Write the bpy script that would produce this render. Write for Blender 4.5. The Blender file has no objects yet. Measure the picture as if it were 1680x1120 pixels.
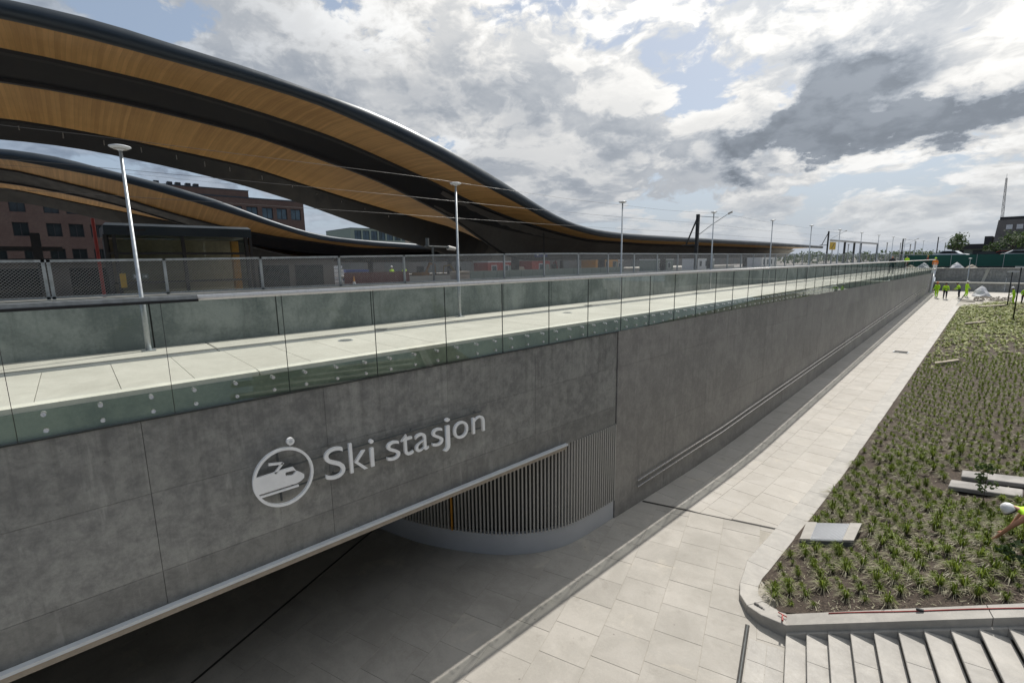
import bpy, bmesh, math, random
from mathutils import Vector, Matrix
random.seed(7)
S = bpy.context.scene
COL = S.collection
R = math.radians

# ------------------------------------------------------------------ camera
FPX, XV, YV, ROLL = 775.0, 1690.0, 418.0, R(0.8)
v = Vector((XV-840, YV-560, FPX)).normalized()
ta = math.tan(ROLL)
dn = Vector((ta, 1.0, -(v.x*ta+v.y)/v.z)).normalized()
up = -dn
xw = v.cross(up)
RW = Matrix((xw, v, up))
cam = bpy.data.cameras.new("camera"); cam_o = bpy.data.objects.new("camera", cam); COL.objects.link(cam_o)
cr, cu, cb = RW @ Vector((1, 0, 0)), RW @ Vector((0, -1, 0)), RW @ Vector((0, 0, -1))
M = Matrix((cr, cu, cb)).transposed().to_4x4(); M.translation = Vector((0, 0, 8.0))
cam_o.matrix_world = M
cam.sensor_width = 36; cam.lens = FPX/1680*36; cam.clip_end = 6000; cam.clip_start = .05
S.camera = cam_o
S.view_settings.view_transform = 'Standard'; S.view_settings.look = 'None'
S.view_settings.gamma = 1; S.view_settings.use_curve_mapping = False
S.view_settings.exposure = 0.05

# ------------------------------------------------------------------ light
SUN_EL, SUN_AZ = R(52), R(12.6)          # azimuth measured from +Y towards -X
sd = Vector((-math.sin(SUN_AZ)*math.cos(SUN_EL), math.cos(SUN_AZ)*math.cos(SUN_EL), math.sin(SUN_EL)))
sl = bpy.data.lights.new("sun", 'SUN'); sl.energy = 4.1; sl.angle = R(0.5); sl.color = (1, .955, .89)
so = bpy.data.objects.new("sun", sl); COL.objects.link(so)
so.rotation_euler = (-sd).to_track_quat('-Z', 'Y').to_euler()

W = bpy.data.worlds.new("World"); S.world = W; W.use_nodes = True
nt = W.node_tree; nt.nodes.clear()
class NB:
    """small node building helper"""
    def __init__(s, t): s.t = t
    def n(s, typ, **kw):
        x = s.t.nodes.new(typ)
        for k, val in kw.items():
            if hasattr(x, k): setattr(x, k, val)
        return x
    def put(s, sock, val):
        if isinstance(val, bpy.types.NodeSocket): s.t.links.new(val, sock)
        elif val is not None: sock.default_value = val
    def m(s, op, a, b=None, c=None, clamp=False):
        x = s.t.nodes.new('ShaderNodeMath'); x.operation = op; x.use_clamp = clamp
        s.put(x.inputs[0], a); s.put(x.inputs[1], b); s.put(x.inputs[2], c); return x.outputs[0]
    def vm(s, op, a, b=None):
        x = s.t.nodes.new('ShaderNodeVectorMath'); x.operation = op
        s.put(x.inputs[0], a)
        if b is not None: s.put(x.inputs[3] if op == 'SCALE' else x.inputs[1], b)
        return x.outputs['Value'] if op in ('DOT_PRODUCT', 'LENGTH') else x.outputs[0]
    def noise(s, vec, scale, detail=5, rough=.55, dist=0.0, col=False):
        x = s.t.nodes.new('ShaderNodeTexNoise'); s.put(x.inputs['Vector'], vec)
        x.inputs['Scale'].default_value = scale; x.inputs['Detail'].default_value = detail
        x.inputs['Roughness'].default_value = rough; x.inputs['Distortion'].default_value = dist
        return x.outputs['Color' if col else 'Fac']
    def ramp(s, f, a, b, lo=0., hi=1., smooth=True):
        x = s.t.nodes.new('ShaderNodeMapRange'); x.interpolation_type = 'SMOOTHSTEP' if smooth else 'LINEAR'
        s.put(x.inputs[0], f); x.inputs[1].default_value = a; x.inputs[2].default_value = b
        x.inputs[3].default_value = lo; x.inputs[4].default_value = hi; return x.outputs[0]
    def mix(s, f, a, b, mode='MIX'):
        x = s.t.nodes.new('ShaderNodeMix'); x.data_type = 'RGBA'; x.blend_type = mode
        s.put(x.inputs[0], f); s.put(x.inputs[6], a); s.put(x.inputs[7], b); return x.outputs[2]
    def sep(s, vec):
        x = s.t.nodes.new('ShaderNodeSeparateXYZ'); s.put(x.inputs[0], vec); return x.outputs
    def comb(s, a, b, c):
        x = s.t.nodes.new('ShaderNodeCombineXYZ'); s.put(x.inputs[0], a); s.put(x.inputs[1], b); s.put(x.inputs[2], c); return x.outputs[0]

B = NB(nt)
tc = B.n('ShaderNodeTexCoord')
D = B.vm('NORMALIZE', tc.outputs['Generated'])
dx, dy, dz = B.sep(D)
sky = B.n('ShaderNodeTexSky', sky_type='NISHITA', sun_disc=False, sun_elevation=SUN_EL, sun_rotation=-SUN_AZ, air_density=1.0, dust_density=2.0, ozone_density=1.0)
Q = B.comb(dx, dy, B.m('MULTIPLY', B.m('POWER', B.m('MAXIMUM', dz, 0.0), .75), 1.9))
warp = B.vm('SCALE', B.vm('SUBTRACT', B.noise(Q, 4.0, 4, .55, col=True), (.5, .5, .5)), .16)
Pw = B.vm('ADD', Q, warp)
def field(vec):
    a = B.noise(vec, 4.4, 10, .62)
    vo = B.n('ShaderNodeTexVoronoi'); vo.feature = 'F1'; B.put(vo.inputs['Vector'], vec); vo.inputs['Scale'].default_value = 13.0
    vo.inputs['Detail'].default_value = 3.0; vo.inputs['Roughness'].default_value = .55; vo.normalize = True
    return B.m('ADD', B.m('MULTIPLY', a, .80), B.m('MULTIPLY', B.m('SUBTRACT', .62, vo.outputs['Distance']), .30))
n1 = field(Pw)
n2 = field(B.vm('ADD', Pw, (-.010, .026, .048)))        # the same field a step towards the sun
nl = B.noise(B.vm('ADD', Q, (7.3, 2.1, 0)), 1.5, 2, .5)
Dw = B.vm('ADD', D, B.vm('SCALE', B.vm('SUBTRACT', B.noise(Q, 9.0, 7, .62, col=True), (.5, .5, .5)), .17))
def blob(d, w, h):
    """a soft patch of sky round direction d, w wide and h high (as tangents)"""
    d = Vector(d).normalized(); a = d.cross(Vector((0, 0, 1))).normalized(); b = a.cross(d)
    q = B.comb(B.m('MULTIPLY', B.vm('DOT_PRODUCT', Dw, tuple(a)), 1/w), B.m('MULTIPLY', B.vm('DOT_PRODUCT', Dw, tuple(b)), 1/h), B.m('MULTIPLY', B.m('SUBTRACT', 1.0, B.vm('DOT_PRODUCT', D, tuple(d))), 2.0))
    return B.ramp(B.vm('LENGTH', q), 0.0, 1.0, 1.0, 0.0)
def total(lst):
    acc = None
    for d, w, h, k in lst:
        x = B.m('MULTIPLY', blob(d, w, h), k); acc = x if acc is None else B.m('ADD', acc, x)
    return acc
cover = total([((-.848, .432, .307), .42, .2, .13), ((-.647, .699, .303), .34, .16, .16), ((-.574, .793, .206), .3, .1, .10),
               ((-.234, .932, .278), .2, .11, .24), ((-.273, .938, .214), .26, .06, .24), ((-.10, .967, .205), .24, .055, .22),
               ((-.374, .916, .145), .09, .035, .10), ((-.93, .13, .36), .10, .07, -.16), ((-.31, .87, .382), .3, .06, .06),
               ((-.44, .86, .28), .10, .07, -.12), ((-.16, .96, .33), .22, .045, -.06), ((-.31, .93, .245), .10, .04, -.16),
               ((-.76, .55, .20), .10, .06, -.14), ((-.171, .981, .12), .5, .05, -.02), ((-.062, .951, .33), .08, .06, .14)])
dark = total([((-.234, .932, .258), .14, .10, .95), ((-.30, .93, .203), .19, .050, 1.1), ((-.08, .967, .200), .26, .042, 1.1),
              ((-.374, .916, .145), .07, .028, .6), ((-.80, .50, .31), .32, .09, .30), ((-.57, .79, .215), .12, .05, .25),
              ((-.66, .69, .27), .10, .05, .22), ((-.171, .981, .085), .5, .035, .35), ((0.1, .98, .2), .2, .08, .7)])
dens = B.m('ADD', B.m('ADD', n1, B.m('MULTIPLY', cover, .9)), .055)
alpha = B.ramp(dens, .47, .54)
thick = B.ramp(dens, .54, .72)
selfsh = B.ramp(B.m('SUBTRACT', n2, n1), -.07, .08)
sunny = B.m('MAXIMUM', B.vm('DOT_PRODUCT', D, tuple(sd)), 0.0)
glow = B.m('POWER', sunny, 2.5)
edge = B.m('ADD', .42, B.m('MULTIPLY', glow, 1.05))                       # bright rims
shade = B.m('MULTIPLY', B.m('ADD', B.m('MULTIPLY', thick, .13), B.m('MULTIPLY', selfsh, .34)), B.m('SUBTRACT', 1.0, B.m('MINIMUM', B.m('MULTIPLY', dark, .5), .35)))
dk = B.m('MULTIPLY', dark, B.ramp(dens, .47, .62))
lit = B.m('MULTIPLY', B.m('SUBTRACT', 1.0, B.m('MINIMUM', shade, .72)), B.m('SUBTRACT', 1.0, B.m('MINIMUM', dk, .58)))
lit = B.m('MULTIPLY', lit, B.ramp(nl, .2, .7, .85, 1.10))
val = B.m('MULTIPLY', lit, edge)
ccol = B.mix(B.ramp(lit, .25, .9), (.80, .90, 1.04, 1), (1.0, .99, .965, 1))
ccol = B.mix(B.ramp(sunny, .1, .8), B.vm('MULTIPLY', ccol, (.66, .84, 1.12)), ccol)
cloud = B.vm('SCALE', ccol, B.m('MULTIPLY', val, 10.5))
hz = B.ramp(dz, 0.0, .22, 1.0, 0.0)
skyc = B.mix(B.m('MULTIPLY', hz, .7), B.vm('SCALE', sky.outputs[0], 1.0), (3.6, 4.2, 5.2, 1))
skyc = B.mix(.42, skyc, (4.6, 5.5, 6.7, 1))
skyc = B.mix(B.m('MULTIPLY', B.m('POWER', sunny, 5.0), .5), skyc, (6.6, 7.0, 7.5, 1))
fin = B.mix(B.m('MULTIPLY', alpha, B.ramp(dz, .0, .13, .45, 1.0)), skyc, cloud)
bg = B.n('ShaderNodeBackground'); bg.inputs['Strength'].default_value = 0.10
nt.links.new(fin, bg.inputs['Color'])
wo = B.n('ShaderNodeOutputWorld'); nt.links.new(bg.outputs[0], wo.inputs['Surface'])

# ------------------------------------------------------------------ materials
def newmat(name):
    m = bpy.data.materials.new(name); m.use_nodes = True; t = m.node_tree
    bs = t.nodes['Principled BSDF']; return m, NB(t), bs
def simple(name, col, rough=.5, metal=0., nz=.12, scale=6., bump=0., coat=0.):
    m, b, bs = newmat(name)
    g = b.n('ShaderNodeNewGeometry').outputs['Position']
    n = b.noise(g, scale, 6, .6)
    c = b.mix(b.ramp(n, .3, .7), tuple(x*(1-nz) for x in col)+(1,), tuple(min(1, x*(1+nz)) for x in col)+(1,))
    b.put(bs.inputs['Base Color'], c); bs.inputs['Roughness'].default_value = rough; bs.inputs['Metallic'].default_value = metal
    b.put(bs.inputs['Roughness'], b.ramp(n, .3, .7, max(.02, rough-.08), min(1, rough+.08)))
    if coat: bs.inputs['Coat Weight'].default_value = coat
    if bump:
        bu = b.n('ShaderNodeBump'); bu.inputs['Strength'].default_value = bump; bu.inputs['Distance'].default_value = .01
        b.put(bu.inputs['Height'], b.noise(g, scale*8, 4, .6)); b.put(bs.inputs['Normal'], bu.outputs[0])
    return m
def concrete(name, lo, hi, streak=.35, holes=.5, sc=1.0, rough=.75, vary=.1, green=0., lime=.0, bw=.55, drip=0.):
    m, b, bs = newmat(name)
    g = b.n('ShaderNodeNewGeometry').outputs['Position']
    oi = b.n('ShaderNodeObjectInfo').outputs['Random']
    x, y, z = b.sep(g)
    big = b.noise(g, .55*sc, 5, .6, .6); med = b.noise(g, 3.2*sc, 7, .68, .3); fine = b.noise(g, 45*sc, 3, .6)
    f = b.m('ADD', b.m('ADD', b.m('MULTIPLY', big, bw), b.m('MULTIPLY', med, .8-bw)), b.m('MULTIPLY', b.noise(g, 13*sc, 5, .7), .2))
    c = b.mix(b.ramp(f, .38, .62), lo+(1,), hi+(1,))
    st = b.noise(b.comb(b.m('MULTIPLY', x, 5.), b.m('MULTIPLY', y, 5.), b.m('MULTIPLY', z, .35)), 1.0*sc, 5, .65)
    c = b.mix(b.m('MULTIPLY', b.ramp(st, .52, .78), streak), c, tuple(v_*.55 for v_ in lo)+(1,))
    if drip:
        dn = b.noise(b.comb(b.m('MULTIPLY', x, 7.), b.m('MULTIPLY', y, 7.), b.m('MULTIPLY', z, .12)), 1.0, 4, .7)
        c = b.mix(b.m('MULTIPLY', b.m('MULTIPLY', b.ramp(dn, .48, .66), b.ramp(z, 4.2, 6.0)), drip), c, tuple(v_*.45 for v_ in lo)+(1,))
        c = b.mix(b.m('MULTIPLY', b.ramp(z, 3.72, 3.60), .28), c, tuple(v_*.6 for v_ in lo)+(1,))
    if lime: c = b.mix(b.m('MULTIPLY', b.ramp(b.noise(b.comb(b.m('MULTIPLY', x, 3.), b.m('MULTIPLY', y, 3.), b.m('MULTIPLY', z, .5)), 1.3, 4, .7), .58, .75), lime), c, tuple(min(1, v_*1.7) for v_ in hi)+(1,))
    if name in ('paving_stone', 'path_stone'):
        du = b.noise(g, .8, 7, .7, .8)
        c = b.mix(b.m('MULTIPLY', b.ramp(du, .56, .70), .5), c, (.52, .475, .40, 1))
        c = b.mix(b.m('MULTIPLY', b.ramp(b.noise(b.vm('ADD', g, (5, 9, 0)), 1.7, 8, .75, .4), .56, .72), .38), c, (.22, .20, .17, 1))
        sp = b.n('ShaderNodeTexVoronoi'); b.put(sp.inputs['Vector'], g); sp.inputs['Scale'].default_value = 1.6
        c = b.mix(b.m('MULTIPLY', b.ramp(sp.outputs['Distance'], .015, .05, 1, 0), .6), c, (.12, .11, .10, 1))
    if green: c = b.mix(b.m('MULTIPLY', b.ramp(b.noise(g, .9, 4, .6), .55, .7), green), c, (.12, .15, .07, 1))
    vo = b.n('ShaderNodeTexVoronoi'); b.put(vo.inputs['Vector'], g); vo.inputs['Scale'].default_value = 7*sc
    hole = b.m('MULTIPLY', b.ramp(vo.outputs['Distance'], .03, .08, 1, 0), b.ramp(b.noise(g, 2.1, 3), .52, .6))
    c = b.mix(b.m('MULTIPLY', hole, holes), c, tuple(v_*.35 for v_ in lo)+(1,))
    hs = b.n('ShaderNodeHueSaturation'); b.put(hs.inputs['Color'], c)
    b.put(hs.inputs['Value'], b.m('ADD', b.m('MULTIPLY', b.m('ADD', b.m('MULTIPLY', b.m('SUBTRACT', oi, .5), 2*vary), b.m('MULTIPLY', b.m('SUBTRACT', fine, .5), .25)), 1.0), 1.0))
    b.put(bs.inputs['Base Color'], hs.outputs[0])
    b.put(bs.inputs['Roughness'], b.ramp(med, .3, .7, rough-.15, rough+.1))
    bu = b.n('ShaderNodeBump'); bu.inputs['Strength'].default_value = .35; bu.inputs['Distance'].default_value = .01
    b.put(bu.inputs['Height'], b.m('SUBTRACT', b.m('ADD', med, b.m('MULTIPLY', fine, .4)), hole)); b.put(bs.inputs['Normal'], bu.outputs[0])
    return m
MT = {}
MT['wall'] = concrete('wall_concrete', (.175, .175, .172), (.325, .325, .305), .42, .9, 1.4, .6, .09, lime=.30, bw=.30, drip=.28)
MT['wall_far'] = concrete('wall_concrete_warm', (.225, .217, .208), (.355, .342, .322), .42, .6, .8, .62, .06, lime=.25, bw=.3)
MT['core'] = simple('joint_concrete', (.085, .085, .08), .9)
MT['parapet'] = concrete('parapet_concrete', (.15, .18, .175), (.32, .355, .34), .5, .9, 1.2, .8, .08, green=.25)
MT['deck'] = concrete('deck_concrete', (.40, .385, .335), (.49, .475, .42), .05, .1, 1.0, .8, .03)
MT['lip'] = concrete('edge_concrete', (.50, .49, .42), (.62, .60, .52), .05, .0, 1.0, .8, .02)
MT['fascia'] = concrete('fascia_concrete', (.14, .18, .135), (.26, .31, .235), .2, .3, 1.5, .8, .0)
MT['slab'] = concrete('paving_stone', (.335, .315, .28), (.425, .40, .36), .0, .25, 1.6, .8, .06)
MT['slab_path'] = concrete('path_stone', (.40, .375, .335), (.46, .435, .395), .0, .15, 1.6, .8, .035)
MT['granite'] = concrete('granite', (.33, .315, .29), (.42, .40, .365), .0, .3, 4., .7, .04)
MT['grout'] = simple('grout', (.36, .335, .29), .95)
MT['gutter'] = concrete('gutter_stone', (.085, .095, .095), (.13, .14, .14), .0, .2, 1.5, .8, .05)
MT['steel'] = simple('galvanised_steel', (.42, .45, .47), .42, .6, .12, 12)
MT['white'] = simple('white_painted_metal', (.62, .65, .68), .38, 0., .05, 5)
MT['letter'] = simple('letter_metal', (.93, .94, .95), .4, 0., .04, 5)
MT['alu'] = simple('brushed_aluminium', (.70, .70, .70), .3, .7, .06, 20)
MT['chrome'] = simple('stainless_steel', (.62, .60, .58), .25, .9, .08, 20)
MT['railcap'] = simple('rail_cap_metal', (.88, .85, .82), .3, 0., .04, 10)
MT['black'] = simple('black_metal', (.018, .019, .021), .5, 0, .2)
MT['darkrub'] = simple('dark_gasket', (.03, .035, .035), .6)
MT['slot'] = simple('drain_slot', (.03, .028, .025), .8)
MT['roofdark'] = simple('dark_roof_metal', (.030, .042, .055), .36, .3, .05, 1)
MT['beamdark'] = simple('dark_beam_steel', (.013, .014, .018), .55, 0, .25, 2)
MT['shell'] = concrete('shell_steel', (.085, .08, .076), (.13, .123, .117), .3, .0, .5, .6, .0)
MT['slat'] = simple('painted_steel_slat', (.42, .41, .385), .45, .0, .06, 8)
MT['slatbase'] = simple('painted_steel_plinth', (.50, .515, .54), .45, 0., .05, 1.2)
MT['orange'] = simple('orange_paint', (.55, .25, .03), .5)
MT['hivis'] = simple('hi_vis_yellow', (.50, .85, .02), .7)
MT['navy'] = simple('navy_cloth', (.015, .018, .035), .8)
MT['whitecloth'] = simple('white_cloth', (.75, .75, .75), .8)
MT['skin'] = simple('skin', (.48, .24, .15), .55)
MT['helmet'] = simple('helmet_shell', (.78, .78, .78), .3)
MT['red'] = simple('red_paint', (.30, .03, .02), .5)
MT['yellow'] = simple('yellow_paint', (.62, .40, .02), .5)
MT['blue'] = simple('blue_paint', (.03, .06, .25), .5)
MT['beige'] = simple('pale_board', (.36, .31, .25), .8)
MT['greygreen'] = simple('grey_green_panel', (.20, .25, .22), .8)
MT['greennet'] = simple('green_netting', (.012, .075, .06), .85)
MT['rust'] = simple('maroon_board', (.10, .028, .022), .8)
MT['win'] = simple('dark_glass', (.015, .02, .022), .06, 0, .3, 1.0)
MT['winblue'] = simple('sky_glass', (.06, .09, .11), .05, .3, .3, .6)
MT['gravel'] = simple('gravel', (.22, .205, .19), .95, 0, .35, 2.0, .5)
MT['ballast'] = simple('ballast', (.09, .08, .075), .95, 0, .4, 5, .6)
MT['asphalt'] = simple('asphalt', (.055, .055, .058), .9, 0, .2, 1.5, .3)
MT['hose'] = simple('red_hose', (.35, .05, .04), .5)
MT['tarp'] = simple('pale_tarp', (.55, .55, .57), .6)
MT['rubber'] = simple('tyre_rubber', (.02, .02, .02), .85)
MT['slabold'] = concrete('old_slab', (.22, .21, .20), (.36, .34, .32), .1, .8, 3, .8, .05)
MT['timber'] = simple('timber', (.33, .28, .22), .8, 0, .3, 8)
def m_glass(name, tint, ior=1.45):
    m, b, bs = newmat(name); t = m.node_tree; t.nodes.remove(bs)
    tr = b.n('ShaderNodeBsdfTransparent'); tr.inputs[0].default_value = tint+(1,)
    gl = b.n('ShaderNodeBsdfGlossy'); gl.inputs['Roughness'].default_value = .015; gl.inputs['Color'].default_value = (.9, .95, .93, 1)
    fr = b.n('ShaderNodeLayerWeight'); fr.inputs['Blend'].default_value = .5; fz = b.m('ADD', .035, b.m('MULTIPLY', b.m('POWER', fr.outputs['Facing'], 5.0), .85))
    mx = b.n('ShaderNodeMixShader'); b.put(mx.inputs[0], fz); t.links.new(tr.outputs[0], mx.inputs[1]); t.links.new(gl.outputs[0], mx.inputs[2])
    t.links.new(mx.outputs[0], t.nodes['Material Output'].inputs[0]); return m
MT['glass'] = m_glass('green_tinted_glass', (.955, .972, .960), 1.36)
MT['glasswin'] = m_glass('shelter_glass', (.8, .84, .78), 1.5)
def m_mesh():
    m, b, bs = newmat('woven_wire'); t = m.node_tree
    g = b.n('ShaderNodeNewGeometry').outputs['Position']; x, y, z = b.sep(g)
    def w(s):
        q = b.m('ABSOLUTE', b.m('SUBTRACT', b.m('FRACT', b.m('DIVIDE', s, .055)), .5)); return b.m('LESS_THAN', q, .06)
    k = b.m('MAXIMUM', w(b.m('ADD', y, z)), w(b.m('SUBTRACT', y, z)))
    bs.inputs['Base Color'].default_value = (.34, .35, .36, 1); bs.inputs['Metallic'].default_value = .4; bs.inputs['Roughness'].default_value = .5
    b.put(bs.inputs['Alpha'], k); return m
MT['mesh'] = m_mesh()
def m_wood():
    m, b, bs = newmat('timber_soffit')
    g = b.n('ShaderNodeNewGeometry').outputs['Position']; x, y, z = b.sep(g)
    pl = b.m('FLOOR', b.m('DIVIDE', y, .12)); r = b.n('ShaderNodeTexWhiteNoise', noise_dimensions='1D'); b.put(r.inputs['W'], pl)
    gr = b.noise(b.comb(b.m('MULTIPLY', x, .35), b.m('MULTIPLY', y, 9.), pl), 1.0, 4, .6)
    lg = b.noise(g, .35, 4, .6)
    f = b.m('ADD', b.m('ADD', b.m('MULTIPLY', gr, .4), b.m('MULTIPLY', r.outputs['Value'], .2)), b.m('MULTIPLY', lg, .5))
    c = b.mix(b.ramp(f, .3, .85), (.46, .25, .08, 1), (.74, .44, .165, 1))
    ed = b.m('LESS_THAN', b.m('FRACT', b.m('DIVIDE', y, .12)), .08)
    c = b.mix(b.m('MULTIPLY', ed, .22), c, (.12, .06, .02, 1))
    b.put(bs.inputs['Base Color'], c); bs.inputs['Roughness'].default_value = .55; return m
MT['wood'] = m_wood()
def m_brick():
    m, b, bs = newmat('brown_brick')
    g = b.n('ShaderNodeNewGeometry').outputs['Position']; x, y, z = b.sep(g)
    br = b.n('ShaderNodeTexBrick'); b.put(br.inputs['Vector'], b.comb(b.m('ADD', y, x), z, 0.0)); br.inputs['Scale'].default_value = 2.2
    br.inputs['Color1'].default_value = (.098, .066, .055, 1); br.inputs['Color2'].default_value = (.072, .048, .041, 1); br.inputs['Mortar'].default_value = (.14, .10, .09, 1)
    c = b.mix(b.ramp(b.noise(g, .4, 5, .6), .35, .65, 0, .4), br.outputs['Color'], (.06, .03, .028, 1))
    b.put(bs.inputs['Base Color'], c); bs.inputs['Roughness'].default_value = .85; return m
MT['brick'] = m_brick()
def m_soil():
    m, b, bs = newmat('bark_soil')
    g = b.n('ShaderNodeNewGeometry').outputs['Position']
    a = b.noise(g, 1.2, 5, .6); f = b.noise(g, 22, 7, .75); f2 = b.noise(g, 70, 3, .6)
    c = b.mix(b.ramp(f, .35, .68), (.024, .017, .013, 1), (.13, .098, .074, 1))
    c = b.mix(b.m('MULTIPLY', b.ramp(a, .4, .65), .5), c, (.085, .065, .050, 1))
    c = b.mix(b.m('MULTIPLY', b.ramp(f2, .62, .72), .6), c, (.22, .18, .14, 1))
    b.put(bs.inputs['Base Color'], c); bs.inputs['Roughness'].default_value = .95
    bu = b.n('ShaderNodeBump'); bu.inputs['Strength'].default_value = .8; bu.inputs['Distance'].default_value = .04
    b.put(bu.inputs['Height'], b.m('ADD', f, b.m('MULTIPLY', f2, .5))); b.put(bs.inputs['Normal'], bu.outputs[0]); return m
MT['soil'] = m_soil()
def m_leaf(name, lo, hi, trans=.25):
    m, b, bs = newmat(name)
    g = b.n('ShaderNodeNewGeometry'); oi = b.n('ShaderNodeObjectInfo').outputs['Random']
    r = b.m('ADD', b.m('MULTIPLY', g.outputs['Random Per Island'], .7), b.m('MULTIPLY', oi, .3))
    b.put(bs.inputs['Base Color'], b.mix(r, lo+(1,), hi+(1,))); bs.inputs['Roughness'].default_value = .6
    t = m.node_tree; tl = b.n('ShaderNodeBsdfTranslucent'); b.put(tl.inputs[0], b.mix(r, lo+(1,), hi+(1,)))
    mx = b.n('ShaderNodeMixShader'); mx.inputs[0].default_value = trans
    t.links.new(bs.outputs[0], mx.inputs[1]); t.links.new(tl.outputs[0], mx.inputs[2]); t.links.new(mx.outputs[0], t.nodes['Material Output'].inputs[0]); return m
MT['blade'] = m_leaf('grass_blade', (.075, .115, .012), (.26, .33, .05), .42)
MT['straw'] = m_leaf('dry_blade', (.20, .19, .11), (.40, .37, .25), .2)
MT['sedum'] = m_leaf('yellow_green_leaf', (.14, .175, .02), (.40, .42, .09), .2)
MT['leaf'] = m_leaf('tree_leaf', (.02, .05, .012), (.09, .14, .03), .3)
MT['bark'] = simple('bark', (.09, .07, .055), .9)

# ------------------------------------------------------------------ mesh helpers
class MB:
    def __init__(s): s.v = []; s.f = []; s.mi = []; s.cur = 0
    def add(s, vs, fs):
        o = len(s.v); s.v += [tuple(q) for q in vs]; s.f += [tuple(i+o for i in f) for f in fs]; s.mi += [s.cur]*len(fs); return s
    def box(s, x0, x1, y0, y1, z0, z1):
        return s.hexa([(x0, y0, z0), (x1, y0, z0), (x1, y1, z0), (x0, y1, z0)], [(x0, y0, z1), (x1, y0, z1), (x1, y1, z1), (x0, y1, z1)])
    def hexa(s, a, b):
        return s.add(list(a)+list(b), [(3, 2, 1, 0), (4, 5, 6, 7), (0, 1, 5, 4), (1, 2, 6, 5), (2, 3, 7, 6), (3, 0, 4, 7)])
    def bev(s, x0, x1, y0, y1, z0, z1, e=.01):
        """a slab with a chamfered top edge"""
        a = [(x0, y0), (x1, y0), (x1, y1), (x0, y1)]; i = [(x0+e, y0+e), (x1-e, y0+e), (x1-e, y1-e), (x0+e, y1-e)]
        vs = [p+(z0,) for p in a]+[p+(z1-e,) for p in a]+[p+(z1,) for p in i]
        fs = [(3, 2, 1, 0), (8, 9, 10, 11)]
        for k in range(4):
            j = (k+1) % 4; fs += [(k, j, 4+j, 4+k), (4+k, 4+j, 8+j, 8+k)]
        return s.add(vs, fs)
    def prism(s, pts, d0, d1):
        """closed outline of 3D points swept from offset d0 to d1"""
        n = len(pts); d0 = Vector(d0); d1 = Vector(d1); P = [Vector(p) for p in pts]
        return s.add([p+d0 for p in P]+[p+d1 for p in P], [tuple(range(n))[::-1], tuple(range(n, 2*n))]+[(i, (i+1) % n, n+(i+1) % n, n+i) for i in range(n)])
    def tube(s, pts, r, n=8, cap=True):
        P = [Vector(p) for p in pts]; rs = r if isinstance(r, (list, tuple)) else [r]*len(P); vs = []; fs = []
        for i, p in enumerate(P):
            t = (P[min(i+1, len(P)-1)]-P[max(i-1, 0)]).normalized()
            a = t.cross(Vector((0, 0, 1)) if abs(t.z) < .9 else Vector((1, 0, 0))).normalized(); b = t.cross(a)
            for k in range(n):
                q = 2*math.pi*k/n; vs.append(p+(a*math.cos(q)+b*math.sin(q))*rs[i])
        for i in range(len(P)-1):
            for k in range(n): fs.append((i*n+k, i*n+(k+1) % n, (i+1)*n+(k+1) % n, (i+1)*n+k))
        if cap: fs += [tuple(range(n))[::-1], tuple(range((len(P)-1)*n, len(P)*n))]
        return s.add(vs, fs)
    def lathe(s, c, prof, n=16):
        c = Vector(c); vs = []; fs = []
        for r, z in prof:
            for k in range(n): q = 2*math.pi*k/n; vs.append(c+Vector((r*math.cos(q), r*math.sin(q), z)))
        for i in range(len(prof)-1):
            for k in range(n): fs.append((i*n+k, i*n+(k+1) % n, (i+1)*n+(k+1) % n, (i+1)*n+k))
        fs += [tuple(range(n))[::-1], tuple(range((len(prof)-1)*n, len(prof)*n))]
        return s.add(vs, fs)
    def loft(s, rows):
        n = len(rows[0]); vs = [p for r in rows for p in r]
        return s.add(vs, [(i*n+k, i*n+k+1, (i+1)*n+k+1, (i+1)*n+k) for i in range(len(rows)-1) for k in range(n-1)])
    def mesh(s, name, mats, smooth=False):
        me = bpy.data.meshes.new(name); me.from_pydata(s.v, [], s.f)
        for m in (mats if isinstance(mats, list) else [mats]): me.materials.append(MT[m])
        if any(s.mi): me.polygons.foreach_set('material_index', s.mi)
        bm = bmesh.new(); bm.from_mesh(me); bmesh.ops.recalc_face_normals(bm, faces=bm.faces); bm.to_mesh(me); bm.free()
        if smooth: me.shade_smooth()
        return me
    def build(s, name, mats, parent=None, smooth=False, loc=None):
        """link as one object; coordinates given in the world, origin moved to the parent's"""
        return link(name, s.mesh(name, mats, smooth), parent, loc)
def wpos(o):
    p = Vector((0, 0, 0))
    while o is not None: p += o.location; o = o.parent
    return p
def link(name, me, parent=None, loc=None):
    o = bpy.data.objects.new(name, me); COL.objects.link(o)
    if parent is not None:
        o.parent = parent
        if loc is None: o.location = -wpos(parent)
        else: o.location = loc
    elif loc is not None: o.location = loc
    return o
def tag(o, label=None, cat=None, group=None, kind=None):
    if label: o['label'] = label
    if cat: o['category'] = cat
    if group: o['group'] = group
    if kind: o['kind'] = kind
    return o
def thing(name, label, cat, loc=(0, 0, 0), rz=0, group=None, kind=None):
    o = bpy.data.objects.new(name, None); COL.objects.link(o); o.location = loc; o.rotation_euler = (0, 0, rz); o.empty_display_size = .2
    return tag(o, label, cat, group, kind)
def copy_tree(o, parent=None):
    c = o.copy(); COL.objects.link(c); c.parent = parent
    for ch in list(o.children): copy_tree(ch, c)
    return c
def interp(pts, y):
    if y <= pts[0][0]: return pts[0][1]
    for (a, za), (b, zb) in zip(pts, pts[1:]):
        if y <= b:
            return za+(zb-za)*(y-a)/(b-a)
    return pts[-1][1]
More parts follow.
